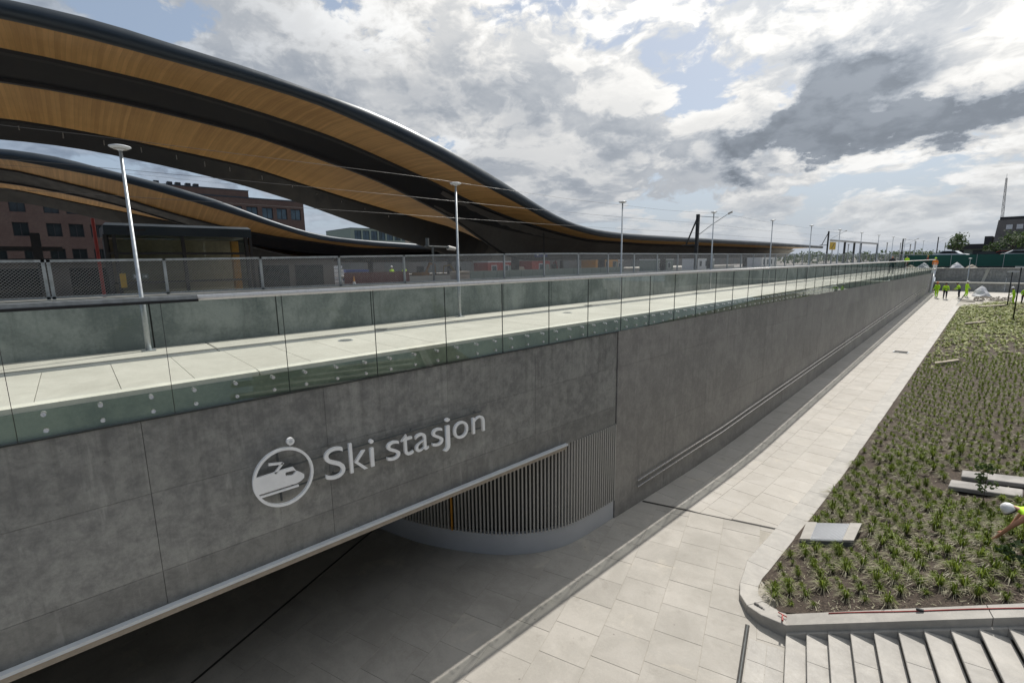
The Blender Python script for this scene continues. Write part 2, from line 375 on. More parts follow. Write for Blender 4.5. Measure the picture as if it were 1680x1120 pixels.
def smooth_at(pts, y, w=1.6):
    return sum(interp(pts, y+w*k/4)*(5-abs(k)) for k in range(-4, 5))/sum(5-abs(k) for k in range(-4, 5))

DECK, GLASSB, SOF = 6.34, 5.96, 3.10
YE = 79.0                                      # far end of the wall
def pz(Y):
    """height of the footpath: level plaza, then a ramp"""
    t = Y-19.0
    if t < -3: return 0.0
    if t < 3: return .0617*(t+3)**2/12
    return .0617*t
def kx(Y): return -3.68-.0115*(Y-12)           # inner edge of the planter kerb
def slope(Y): return max(.1, (3.95-pz(Y))/8.7)
def bedz(X, Y):
    d = max(0, X-kx(Y)); w = max(.35, min(1, 1-.65*(Y-14)/3))
    return pz(Y)+.02+slope(Y)*(min(d, 2.2)+w*max(0, d-2.2))
A16 = R(16.0); U = Vector((-math.sin(A16), math.cos(A16), 0)); N = Vector((U.y, -U.x, 0))
def un(n, u, z): return N*n+U*u+Vector((0, 0, z))

# ------------------------------------------------------------------ ground
g = MB()
def quad(x0, x1, y0, y1, z): g.add([(x0, y0, z), (x1, y0, z), (x1, y1, z), (x0, y1, z)], [(0, 1, 2, 3)])
quad(-1500, -12.66, -1500, 83.2, 6.0); quad(-1500, 1500, 83.2, 3000, 6.25); quad(5, 1500, -40, 83.2, 3.9); quad(-12.66, 1500, -1500, -40, 3.9)
tag(g.build('ground', 'gravel'), 'bare gravel ground of the rail yard and the land beyond', kind='structure')
g = MB().box(-12.5, 9, -20, 22, -.4, -.005); g.box(-26, -12.5, -14, 14, -.4, -.005)
plaza = tag(g.build('plaza', 'grout'), 'paved lower plaza of pale concrete slabs', kind='structure')

# paving slabs of the plaza, laid on a grid turned towards the stairs
A19 = R(19); u2 = Vector((-math.sin(A19), math.cos(A19), 0)); n2_ = Vector((u2.y, -u2.x, 0))
variants = []
for k in range(6):
    b = MB(); j = .004; b.bev(-.5+j, .5-j, -.465+j, .465-j, -.012, 0, .003); variants.append(b.mesh('paving_slab', 'slab'))
P0 = Vector((-6.37, 13.29, 0)); cnt = 0
far_slabs = MB()
for i in range(-22, 12):
    off = ((i*37) % 5)/5*.93
    for k in range(-26, 8):
        c = P0+n2_*(i+.5)+u2*(k*.93+off)
        x, y = c.x, c.y
        if x > 4 or x < -20 or y < -6 or y > 14.9: continue
        # keep clear of the kerb and the stairs
        nn = c.dot(N); uu = c.dot(U)
        if nn > .75 and uu < 11.4: continue
        if y > 11.0 and x > kx(max(y, 12))-.28: continue
        if uu > 10.9 and x > -3.3: continue
        if y > 13.75+.38*(x+8): continue
        vis = (y > 1.0) and (x > -14) and not (x < -9.5 and y > 7.6) and not (x < -8.4 and y > 9.6)
        rec = c+Vector((0, 0, random.uniform(-.002, .0025)))
        if vis and cnt < 285:
            o = link('paving_slab', variants[cnt % 6], plaza, rec); o.rotation_euler = (random.uniform(-.002, .002), random.uniform(-.002, .002), A19); cnt += 1
        else:
            q = [rec+n2_*a+u2*b_ for a, b_ in ((-.494, -.459), (.494, -.459), (.494, .459), (-.494, .459))]
            far_slabs.hexa([p-Vector((0, 0, .03)) for p in q], q)
# narrower fill between plaza grid and the walls
tag(far_slabs.build('slab_field', 'slab', plaza), kind='stuff')
fill = MB()
for i in range(14):
    y0 = 13.9+.0*i
# slabs along the planter and stairs, aligned with them
b = MB()
for k in range(9):
    for (a0, a1) in ((-.37, -.03), (-.03, .285)):
        q = [un(a0+.006, 10.2-k*.62-.61, 0), un(a1-.006, 10.2-k*.62-.61, 0), un(a1-.006, 10.2-k*.62, 0), un(a0+.006, 10.2-k*.62, 0)]
        b = MB(); b.hexa([p-Vector((0, 0, .03)) for p in q], [p+Vector((0, 0, .005)) for p in q]); b.build('tactile_paver', 'granite', plaza)
dr = thing('slot_drain', 'narrow dark slot drain running toward the curved kerb corner', 'drain', un(-.44, 8.0, 0))
q = [un(-.48, 10.6, .007), un(-.48, 2.0, .007), un(-.39, 2.0, .007), un(-.39, 10.6, .007)]
MB().hexa([p-Vector((0, 0, .02)) for p in q], q).build('channel', 'slot', dr)
q = [un(-.445, 10.6, .010), un(-.445, 2.0, .010), un(-.425, 2.0, .010), un(-.425, 10.6, .010)]
MB().hexa([p-Vector((0, 0, .004)) for p in q], q).build('bar', 'gutter', dr)
dr = thing('slot_drain', 'dark slot drain crossing the foot of the sloping footpath', 'drain', (-6, 13.9, 0))
a_, b_ = Vector((-7.95, 13.22, .008)), Vector((-4.22, 14.61, .008)); t_ = (b_-a_).normalized()*.0; w_ = Vector((-.35, .94, 0))*.045
MB().hexa([a_-w_-Vector((0, 0, .02)), b_-w_-Vector((0, 0, .02)), b_+w_-Vector((0, 0, .02)), a_+w_-Vector((0, 0, .02))], [a_-w_, b_-w_, b_+w_, a_+w_]).build('channel', 'slot', dr)

# footpath ramp with its slabs
ys = [15.6+i*1.0 for i in range(65)]
g = MB(); g.loft([[(-8.2, 13.16, .001), (-3.99, 14.72, .001)]]+[[(-8.2, y, pz(y)+.001), (kx(y)-.3, y, pz(y)+.001)] for y in ys+[80.2]])
path = tag(g.build('footpath', 'grout'), 'pale paved footpath climbing along the wall', kind='structure')
rest = MB(); cnt = 0; row = 0; y = 13.2
edges_x = [-7.98, -7.12, -6.26, -5.40, -4.58]
while y < 79.8:
    for c in range(4):
        off = (.0, .47, .24, .70)[c]
        y0 = y+off; y1 = y0+.93
        x0 = edges_x[c]; x1 = edges_x[c+1]
        if c == 3: x1 = kx(y0)-.35
        # start of the ramp follows the drain
        la, lb = 13.22+.372*(x0+7.95), 13.22+.372*(x1+7.95)
        if y1 < lb+.12: continue
        a = [(x0+.006, max(la, y0)+.006), (x1-.006, max(lb, y0)+.006), (x1-.006, y1-.006), (x0+.006, y1-.006)]
        dzr = random.uniform(-.002, .002)
        top = [Vector((p[0], p[1], pz(p[1])+.008+dzr)) for p in a]; bot = [p-Vector((0, 0, .03)) for p in top]
        if y1 < 36 and cnt < 240:
            MB().hexa(bot, top).build('paving_slab', 'slab_path', path); cnt += 1
        else: rest.hexa(bot, top)
    y += .93
# landing in front of the end walls
for i in range(22):
    for k in range(9):
        x0 = -4.4+i*.9; y0 = 71.5+k*.95
        if y0+1 > 79.9: continue
        top = [Vector((x0+.006, y0+.006, 3.33)), Vector((x0+.894, y0+.006, 3.33)), Vector((x0+.894, y0+.944, 3.33)), Vector((x0+.006, y0+.944, 3.33))]
        for p in top: p.z = pz(p.y)+.0
        rest.hexa([p-Vector((0, 0, .03)) for p in top], top)
tag(rest.build('slab_field', 'slab_path', path), kind='stuff')
g = MB(); g.loft([[(-4.6, y, pz(y)-.003), (9, y, pz(y)-.003)] for y in (66, 70, 75, 80.2)]); g.build('landing_bed', 'grout', path)
# manhole and small covers
def cover(x, y, z, w, l, label, mat='gutter', rnd=False):
    t = thing('drain_cover', label, 'drain cover', (x, y, z))
    if rnd:
        MB().lathe((x, y, z+.002), [(w, 0), (w, .006)], 20).build('rim', 'steel', t); MB().lathe((x, y, z+.004), [(w*.8, 0), (w*.8, .008)], 20).build('lid', mat, t)
    else:
        MB().bev(x-w, x+w, y-l, y+l, z-.01, z+.007, .004).build('rim', 'steel', t)
        m = MB()
        for k in range(9): m.box(x-w*.86, x+w*.86, y-l*.9+k*l*.2, y-l*.9+k*l*.2+l*.13, z, z+.012)
        m.build('grating', mat, t)
cover(-5.38, 42.1, pz(42.1)+.01, .42, .45, 'square dark metal cover set in the pale footpath', 'slot')
cover(-10.1, 4.3, DECK, .16, .16, 'round drain cover on the walkway opposite the letters', 'gutter', True)
cover(-9.2, 44.0, DECK, .16, .16, 'round drain cover far along the walkway', 'gutter', True)
cover(-10.1, 11.8, DECK, .16, .16, 'round drain cover on the walkway past the second lamp', 'gutter', True)

# ------------------------------------------------------------------ retaining wall with the underpass lintel
rw = thing('retaining_wall', 'long dark board-marked concrete retaining wall carrying the upper walkway', 'wall', (-8, 40, 0))
core = MB(); core.box(-12.4, -8.06, 11.64, YE, -.3, 5.93); core.box(-12.4, -8.06, -16, 11.64, SOF+.03, 5.93)
core.build('wall_core', 'core', rw)
cols_l = [-17.2, -14.6, -12.1, -9.6, -7.1, -4.6, -2.1, .46, 2.95, 5.52, 8.15, 10.72, 11.60]
rows_l = [SOF, 3.67, 4.87, 5.95]
for a, b_ in zip(cols_l, cols_l[1:]):
    for k, (z0, z1) in enumerate(zip(rows_l, rows_l[1:])):
        if k == 0 and a < 10.7 and a > -4.7: pass
        o = random.uniform(0, .006)
        MB().box(-8.07, -8.0+o-.004, a+.003, b_-.003, z0+.0025, z1-.0025).build('concrete_panel', 'wall', rw)
for k, (z0, z1) in enumerate(((-.3, 2.45), (2.45, 4.87), (4.87, 5.95))):
    y = 11.64; i = 0
    while y < YE-.5:
        y1 = min(y+2.965, YE); o = random.uniform(0, .005)
        MB().box(-8.07, -7.985+o, y+(.008 if i % 4 == 0 else .002), y1-.002, z0+.0025, z1-.0025).build('concrete_panel', 'wall_far', rw)
        y = y1; i += 1
MB().box(-8.07, -7.965, YE-.45, YE+.02, -.3, 6.0).build('end_pier', 'wall_far', rw)
# underside and trim of the lintel
MB().box(-12.4, -8.0, -16, 11.62, SOF, SOF+.03).build('soffit', 'wall', rw)
t = MB(); t.box(-8.09, -7.93, -16, 9.28, SOF-.10, SOF-.002); t.build('edge_trim', 'beige', rw)
MB().box(-7.995, -7.90, -16, 9.30, SOF-.002, SOF+.045).build('drip_strip', 'white', rw)
MB().box(-8.30, -8.09, -16, 9.28, SOF-.06, SOF-.003).build('soffit_strip', 'slatbase', rw)
# double handrail on the wall
hr = MB(); hp = [(12.8, .90), (19.2, 1.12)]+[(y, .0617*(y-19)+1.12) for y in range(22, 78, 3)]
for dz_ in (0, -.22):
    b = MB(); b.tube([(-7.90, yy, zz_+dz_) for yy, zz_ in hp], .024, 8); o = b.build('handrail', 'chrome', rw, smooth=True)
    if dz_ == 0:
        for yy in [13.4+k*1.9 for k in range(20)]:
            MB().tube([(-8, yy, interp(hp, yy)-.13), (-7.90, yy, interp(hp, yy)-.13), (-7.9, yy, interp(hp, yy)-.02)], .008, 5).build('bracket', 'chrome', o)
# sloped pipe at the far end
MB().tube([(-7.85, 78.9, 6.2), (-7.80, 77.0, 3.5)], .12, 8).build('end_rail', 'white', rw, smooth=True)

# fascia of the walkway behind the glass
fa = MB(); fa.box(-8.25, -8.03, -16, YE, 5.94, DECK-.05); fo = fa.build('fascia', 'fascia', rw)
MB().box(-8.035, -7.985, -16, YE, 5.925, 5.957).build('bottom_gasket', 'darkrub', rw)
# ------------------------------------------------------------------ walkway
g = MB(); g.box(-12.6, -8.2, -16, 110, 5.94, DECK-.03)
wk = tag(g.build('walkway', 'grout'), 'upper walkway of pale concrete slabs behind the glass', kind='structure')
rest = MB()
for i in range(147):
    y0 = -16+i*.86+.0
    m_ = MB() if -3 < y0 < 36 else rest
    m_.box(-10.68, -8.20, y0+.008-.018, y0+.86-.018, DECK-.03, DECK+random.uniform(-.001, .001))
    if m_ is not rest: m_.build('deck_slab', 'deck', wk)
tag(rest.build('slab_field', 'deck', wk), kind='stuff')
for i in range(21):
    MB().box(-8.25, -8.04, -16+i*6+.01, -10+i*6-.01, DECK-.05, DECK+.02).build('edge_stone', 'lip', wk)
    MB().box(-11.10, -10.68, -16+i*6+.01, -10+i*6-.01, DECK-.04, DECK-.012).build('gutter', 'gutter', wk)
    MB().bev(-12.1, -11.10, -16+i*6+.01, -10+i*6-.01, DECK-.04, DECK+.015, .01).build('kerb', 'deck', wk)

# ------------------------------------------------------------------ glass balustrade
gb = thing('glass_balustrade', 'long frameless green glass balustrade bolted to the walkway edge', 'balustrade', (-7.9, 30, GLASSB))
PITCH = 1.546; bolt = MB()
def disc_x(x0, x1, r, n=12):
    m = MB(); pts = [(0, r*math.cos(2*math.pi*k/n), r*math.sin(2*math.pi*k/n)) for k in range(n)]
    m.prism(pts, (x0, 0, 0), (x1, 0, 0)); return m
boltm = disc_x(0, .04, .026).mesh('bolt', 'alu')
pane = MB().box(0, .021, 0, PITCH-.014, 0, 1.60).mesh('glass_pane', 'glass')
gpar = None; i = -7
Y0 = -.7
while Y0+PITCH*i < YE-1:
    y0 = Y0+PITCH*i+.007
    o = link('glass_pane', pane, gb, Vector((-7.945, y0, GLASSB))-gb.location)
    e = MB().box(-7.947, -7.922, y0-.009, y0-.004, GLASSB, GLASSB+1.6).build('edge_seal', 'darkrub', gb)
    if -3 < Y0+PITCH*i < 34:
        for fy in (.16, .5, .84):
            for zz_ in (.10, .30):
                bo = link('bolt', boltm, o, Vector((.021, fy*PITCH, zz_)))
                if zz_ == .3: link('standoff', boltm, o, Vector((-.05, fy*PITCH, zz_)))
    i += 1
b = MB(); b.tube([(-7.935, 1.28, 7.568), (-7.935, YE, 7.568)], .040, 14); b.build('top_rail', 'railcap', gb, smooth=True)
b = MB(); b.box(-7.98, -7.90, -14, 1.275, 7.55, 7.605); tag(b.build('top_rail', 'steel', gb), 'unfinished end of the top rail with a dark underside')
MB().box(-7.995, -7.885, -14, 1.28, 7.515, 7.549).build('rail_sleeve', 'black', gb)

# ------------------------------------------------------------------ parapet and mesh fence on the other side
pp = thing('parapet_wall', 'stained grey-green concrete parapet along the back of the walkway', 'wall', (-12.2, 40, DECK))
MB().box(-12.55, -12.16, -16, 130, 6.0, 7.36).build('wall_core', 'core', pp)
pj = 1.10-2.42*7
while pj < 128:
    o = random.uniform(-.006, .006)
    if pj < 80:
        MB().box(-12.17, -12.1+o, pj+.014, pj+2.42-.014, 6.3, 7.36).build('concrete_panel', 'parapet', pp)
    else: MB().box(-12.17, -12.1+o, pj+.014, pj+9.68-.014, 6.3, 7.36).build('concrete_panel', 'parapet', pp); pj += 7.26
    pj += 2.42
MB().box(-12.60, -12.08, -16, 130, 7.36, 7.42).build('coping', 'gutter', pp)
mf = thing('mesh_fence', 'galvanised wire mesh fence on top of the concrete parapet', 'fence', (-12.5, 40, 7.42))
FZ0, FZ1 = 7.44, 8.24
def ft(y): return 8.16+.012*min(max(y, 0), 14)
fy_ = [-.345-1.95*k for k in range(6, 0, -1)]+[-.345, 1.50, 3.38, 5.30, 7.25, 9.18]+[9.18+2.03*k for k in range(1, 59)]
for y, y1 in zip(fy_, fy_[1:]):
    big_ = 2 if abs(y+.345) < .1 else 1
    for q in range(big_):
        MB().box(-12.53, -12.47, y-.03+q*.075, y+.022+q*.075, 7.42, ft(y)).build('post', 'steel', mf)
    if True:
        MB().hexa([(-12.505, y+.03, 7.47), (-12.495, y+.03, 7.47), (-12.495, y1-.03, 7.47), (-12.505, y1-.03, 7.47)], [(-12.505, y+.03, ft(y)-.03), (-12.495, y+.03, ft(y)-.03), (-12.495, y1-.03, ft(y1)-.03), (-12.505, y1-.03, ft(y1)-.03)]).build('mesh_panel', 'mesh', mf)
        MB().hexa([(-12.53, y, ft(y)-.045), (-12.47, y, ft(y)-.045), (-12.47, y1, ft(y1)-.045), (-12.53, y1, ft(y1)-.045)], [(-12.53, y, ft(y)), (-12.47, y, ft(y)), (-12.47, y1, ft(y1)), (-12.53, y1, ft(y1))]).build('top_rail', 'steel', mf)
MB().box(-12.53, -12.47, -12, 128, 7.43, 7.47).build('bottom_rail', 'steel', mf)

# ------------------------------------------------------------------ walkway lamps
def lamp(x, y, z, h, label, group='lamps along the walkway', dark=False, r=.045):
    t = thing('street_lamp', label, 'street lamp', (x, y, z), 0, group)
    mt = 'black' if dark else 'steel'
    MB().tube([(x, y, z), (x, y, z+h*.27), (x, y, z+h*.275), (x, y, z+h-.08)], [r*1.15, r*1.1, r*.82, r*.62], 12).build('pole', mt, t, smooth=True)
    MB().box(x-.11, x+.11, y-.11, y+.11, z, z+.018).build('base_plate', mt, t)
    MB().lathe((x, y, z+h-.09), [(.035, 0), (.055, .02), (.145, .045), (.172, .065), (.168, .078), (.10, .098), (.03, .105)], 20).build('lamp_head', 'black' if dark else 'white', t, smooth=True)
    MB().lathe((x, y, z+h-.065), [(.11, 0), (.11, .012)], 16).build('diffuser', 'slat', t)
    return t
ord_ = ['nearest walkway lamp, thin galvanised pole in front of the glazed shelter', 'second walkway lamp, standing before the descending canopy',
        'third walkway lamp, where the canopy flattens out', 'fourth walkway lamp, beside the dark leaning catenary mast',
        'fifth walkway lamp, before the last stretch of the canopy', 'sixth walkway lamp, near the end of the canopy',
        'seventh walkway lamp, just beside the yellow sign', 'eighth walkway lamp, in front of the portal gantry']
yl = [.97, 8.7, 17.35, 26.0, 34.9, 43.5, 52.1, 60.7, 69.3, 77.9, 86.5, 95.1, 103.7]
for i, y in enumerate(yl):
    lamp(-11.75-.05*min(i, 8), y, DECK+.015, 3.88+.12*min(i, 3)/1.0*.85, ord_[i] if i < 8 else ('ninth', 'tenth', 'eleventh', 'twelfth', 'thirteenth and last')[i-8]+' lamp of the walkway row, tiny on the horizon')

# ------------------------------------------------------------------ curved slatted wall in the underpass
cw = thing('slatted_wall', 'curved grey wall of vertical steel slats on a smooth plinth under the lintel', 'wall', (-9, 8, 0))
cp = [(-14.6, 5.9), (-13.6, 5.85), (-12.53, 6.05), (-11.7, 6.28), (-10.9, 6.59), (-9.95, 7.12), (-9.06, 7.79), (-8.45, 8.55), (-8.10, 9.35), (-8.0, 10.3), (-8.0, 11.62)]
def cr_(p0, p1, p2, p3, t):
    return tuple(.5*((2*p1[i])+(-p0[i]+p2[i])*t+(2*p0[i]-5*p1[i]+4*p2[i]-p3[i])*t*t+(-p0[i]+3*p1[i]-3*p2[i]+p3[i])*t**3) for i in range(2))
curve = []
for i in range(1, len(cp)-2):
    for k in range(10): curve.append(cr_(cp[i-1], cp[i], cp[i+1], cp[i+2], k/10))
curve.append(cp[-2]); curve.append(cp[-1])
acc = [0]
for a, b_ in zip(curve, curve[1:]): acc.append(acc[-1]+math.dist(a, b_))
def cat(s_):
    for i in range(len(acc)-1):
        if s_ <= acc[i+1]:
            t = (s_-acc[i])/(acc[i+1]-acc[i]); a, b_ = curve[i], curve[i+1]
            p = Vector((a[0]+(b_[0]-a[0])*t, a[1]+(b_[1]-a[1])*t, 0)); d = Vector((b_[0]-a[0], b_[1]-a[1], 0)).normalized(); return p, d
    return Vector(curve[-1]+(0,)), Vector((0, 1, 0))
def ribbon(off0, off1, z0, z1, s0=0, s1=None, step=.12):
    s1 = s1 or acc[-1]; n = int((s1-s0)/step); rows = []
    for i in range(n+1):
        p, d = cat(s0+(s1-s0)*i/n); nr = Vector((d.y, -d.x, 0))
        rows.append([p+nr*off0+Vector((0, 0, z0)), p+nr*off1+Vector((0, 0, z0)), p+nr*off1+Vector((0, 0, z1)), p+nr*off0+Vector((0, 0, z1)), p+nr*off0+Vector((0, 0, z0))])
    return MB().loft(rows)
ribbon(-.12, -.012, 0, .60).build('plinth', 'slatbase', cw, smooth=False)
ribbon(-.14, -.0, .60, .625).build('ledge', 'white', cw)
ribbon(-.20, -.16, .57, SOF+.02).build('backing', 'black', cw)
slm = MB(); slm.box(-.021, .021, -.06, 0.0, .625, SOF); slme = slm.mesh('slat', 'slat'); slo = MB().box(-.021, .021, -.06, 0.0, .625, SOF).mesh('slat', 'orange')
s_ = .3; k = 0; best = None; slats = []
while s_ < acc[-1]-.02:
    p, d = cat(s_); slats.append((p, d)); s_ += .105
tgt = Vector((-10.15, 7.0, 0)); ik = min(range(len(slats)), key=lambda i: (slats[i][0]-tgt).length)
for i, (p, d) in enumerate(slats):
    nr = Vector((d.y, -d.x, 0))
    o = link('slat', slo if i == ik else slme, cw, p-nr*.02-cw.location); o.rotation_euler = (0, 0, math.atan2(d.y, d.x))
    if i == ik: o['label'] = 'orange slat among the grey ones'
# dark inner hall of the underpass
ih = thing('underpass_hall', 'dark inner walls and ceiling of the underpass below the walkway', 'underpass', (-18, 0, 0))
MB().box(-26.2, -26, -16, 14, 0, 5.9).build('back_wall', 'wall', ih)
MB().box(-26, -12.41, -16, 14, SOF, SOF+.2).build('ceiling', 'wall', ih)
MB().box(-26, -14.4, 13.8, 14, 0, SOF).build('side_wall', 'wall', ih)
MB().box(-26, -8.1, -16.3, -16, 0, SOF).build('side_wall', 'wall', ih)
MB().box(-26, -14.0, 6.2, 6.4, 0, SOF).build('side_wall', 'wall', ih)
dr = thing('slot_drain', 'dark channel running under the lintel into the underpass', 'drain', (-10.5, 3, 0))
MB().hexa([(-12.9, 6.2, 0), (-9.82, .0, 0), (-9.77, .02, 0), (-12.85, 6.22, 0)], [(-12.9, 6.2, .008), (-9.82, .0, .008), (-9.77, .02, .008), (-12.85, 6.22, .008)]).build('channel', 'slot', dr)

# ------------------------------------------------------------------ station sign
sg = thing('station_sign', 'pale metal lettering and round train emblem mounted on the dark wall', 'sign', (-7.9, 4, 4.6))
fc = bpy.data.curves.new('glyph', 'FONT'); fob = bpy.data.objects.new('glyph', fc); COL.objects.link(fob)
fc.size = .84; fc.extrude = .028; fc.offset = -.009; fc.resolution_u = 6
def glyph(ch, y0, y1, zb, sc=1.0):
    fc.body = ch; bpy.context.view_layer.update()
    me = bpy.data.meshes.new_from_object(fob.evaluated_get(bpy.context.evaluated_depsgraph_get()))
    xs = [q.co.x for q in me.vertices]; a, b_ = min(xs), max(xs); k = (y1-y0)/(b_-a)
    for q in me.vertices:
        x, y, z = q.co; q.co = (z, y0+(x-a)*k, zb+y*sc)
    me.materials.clear(); me.materials.append(MT['letter']); me.name = 'letter'
    o = link('letter', me, sg, Vector((-7.85, 0, 0))-sg.location); o['label'] = 'letter '+ch
for ch, a, b_ in [('S', 2.81, 3.16), ('k', 3.25, 3.58), ('i', 3.635, 3.72), ('s', 3.975, 4.25), ('t', 4.28, 4.54), ('a', 4.59, 4.90), ('s', 4.985, 5.25), ('j', 5.24, 5.43), ('o', 5.52, 5.90), ('n', 6.02, 6.36)]:
    glyph(ch, a, b_, 4.30)
bpy.data.objects.remove(fob)
# emblem: ring, train, pantograph, rail line, small roundel with stem
cy, cz = 2.15, 4.61
m = MB(); n = 48; ring = []
for k in range(n+1):
    q = 2*math.pi*k/n; c, s__ = math.cos(q), math.sin(q)
    ring.append([(-7.88, cy+.465*c, cz+.49*s__), (-7.82, cy+.465*c, cz+.49*s__), (-7.82, cy+.425*c, cz+.45*s__), (-7.88, cy+.425*c, cz+.45*s__), (-7.88, cy+.465*c, cz+.49*s__)])
m.loft(ring); m.build('ring', 'letter', sg)
def plate(pts, name, x0=-7.87, x1=-7.83, mt='letter'):
    return MB().prism([(0, p[0], p[1]) for p in pts], (x0, 0, 0), (x1, 0, 0)).build(name, mt, sg)
def arc_(z0, z1):
    out = []
    for k in range(7):
        z = z0+(z1-z0)*k/6; out.append((cy-.44*math.sqrt(max(0, 1-((z-cz)/.465)**2)), z))
    return out
plate(arc_(4.44, 4.72)+[(2.12, 4.735), (2.17, 4.66), (2.18, 4.615), (2.285, 4.60), (2.345, 4.65), (2.40, 4.615), (2.46, 4.555), (2.455, 4.50), (2.40, 4.46), (2.33, 4.44)], 'train_body')
plate([(2.12, 4.735), (2.30, 4.735), (2.345, 4.65), (2.305, 4.675), (2.18, 4.68), (2.17, 4.66)], 'cab_roof')
plate(arc_(4.375, 4.405)+[(2.36, 4.405), (2.36, 4.375)], 'rail_line')
def bar(p, q, w, name='pantograph'):
    d = Vector((q[0]-p[0], q[1]-p[1])).normalized(); e = Vector((-d.y, d.x))*w
    plate([(p[0]+e.x, p[1]+e.y), (q[0]+e.x, q[1]+e.y), (q[0]-e.x, q[1]-e.y), (p[0]-e.x, p[1]-e.y)], name)
bar((1.94, 4.885), (2.15, 4.845), .017); bar((2.155, 4.855), (2.02, 4.71), .017)
o = disc_x(-7.86, -7.80, .060, 16).build('roundel', 'letter', sg); o.location = Vector((0, 2.29, 5.185))-sg.location
disc_x(-7.805, -7.795, .028, 12).build('roundel_dot', 'white', sg).location = Vector((0, 2.29, 5.185))-sg.location
MB().tube([(-7.9, 2.30, 5.13), (-7.9, 2.30, 5.05)], .008, 6).build('stem', 'alu', sg)
for zz_ in (4.735, 4.355):
    MB().box(-7.945, -7.925, 2.1, 6.36, zz_-.014, zz_+.014).build('mounting_rail', 'gutter', sg)
MB().box(-7.955, -7.935, 2.09, 2.12, 4.17, 5.05).build('mounting_rail', 'gutter', sg)
b = MB()
for yy in (2.3, 3.0, 3.8, 4.6, 5.4, 6.2):
    for zz_ in (4.735, 4.355): b.box(-8.0, -7.94, yy-.015, yy+.015, zz_-.015, zz_+.015)
b.build('mounting_clip', 'gutter', sg)

# ------------------------------------------------------------------ planter kerb, cheek wall, bed, stairs
kb = thing('planter_kerb', 'pale granite kerb with a rounded corner around the planted slope', 'kerb', (-3.9, 11, 0))
# plan of the kerb: inner and outer rails from the far end to the corner and along the stairs
inn, out, tz, bz = [], [], [], []
y = 66.3
while y > 12.2:
    w = .45 if y > 40 else .52+.02*(40-y)/28
    inn.append((kx(y), y)); out.append((kx(y)-w*1.05, y)); tz.append(pz(y)+.022); bz.append(pz(y)-.2); y -= 1.1
oc = [(-4.13, 11.9), (-4.0, 11.3), (-3.80, 10.78), (-3.50, 10.42), (-3.14, 10.26), (-2.60, 10.26)]
ic = [(-3.69, 11.9), (-3.62, 11.45), (-3.50, 11.10), (-3.30, 10.82), (-3.02, 10.68), (-2.70, 10.62)]
ncorner = len(inn)
for (a, b_), zt in zip(zip(ic, oc), (.03, .07, .13, .20, .26, .31)):
    inn.append(a); out.append(b_); tz.append(zt); bz.append(-.1)
segs = len(inn)-1
SN = .17/.3565                                     # stair slope
i = 0; groups = []
while i < ncorner-1: groups.append((i, i+1)); i += 1
groups += [(ncorner-1, ncorner+1), (ncorner+1, ncorner+3), (ncorner+3, ncorner+5)]
for a, b_ in groups:
    rows = []
    for j in range(a, b_+1):
        e = .006 if j in (a, b_) else 0; s_ = 1 if j == a else -1
        pi, po = Vector(inn[j]), Vector(out[j])
        if e:
            k = j+1 if j == a else j-1; di = (Vector(inn[k])-pi).normalized()*e; pi = pi+di; po = po+(Vector(out[k])-Vector(out[j])).normalized()*e
        r = .012; z = tz[j]; w_ = (pi-po).normalized()*r
        rows.append([(po.x, po.y, bz[j]), (po.x, po.y, z-r), (po.x+w_.x, po.y+w_.y, z), (pi.x, pi.y, z), (pi.x, pi.y, bz[j]), (po.x, po.y, bz[j])])
    m = MB().loft(rows); nn = 6
    base = len(m.v); m.f.append((0, 1, 2, 3, 4)); m.mi.append(0); L = (len(rows)-1)*nn; m.f.append((L, L+1, L+2, L+3, L+4)); m.mi.append(0)
    m.build('kerb_stone', 'granite', kb)
n0 = .27; U0, U1 = 10.58, 10.95
k = 0; nn_ = n0+.0
lens = [3.05, 1.9, 1.6, 1.6]
for L in lens:
    a0, a1 = nn_+.006, nn_+L-.006; zt = lambda q: .31+(q-n0)*SN; zb = lambda q: (q-n0)*SN-.05
    m = MB(); m.hexa([un(a0, U0, zb(a0)), un(a1, U0, zb(a1)), un(a1, U1, zb(a1)), un(a0, U1, zb(a0))], [un(a0, U0, zt(a0)), un(a1, U0, zt(a1)), un(a1, U1, zt(a1)), un(a0, U1, zt(a0))])
    m.build('cheek_stone', 'granite', kb); nn_ += L
st = thing('stone_stairs', 'wide pale granite stairs climbing beside the planted slope', 'stairs', un(2, 8, 0))
TR = .3565
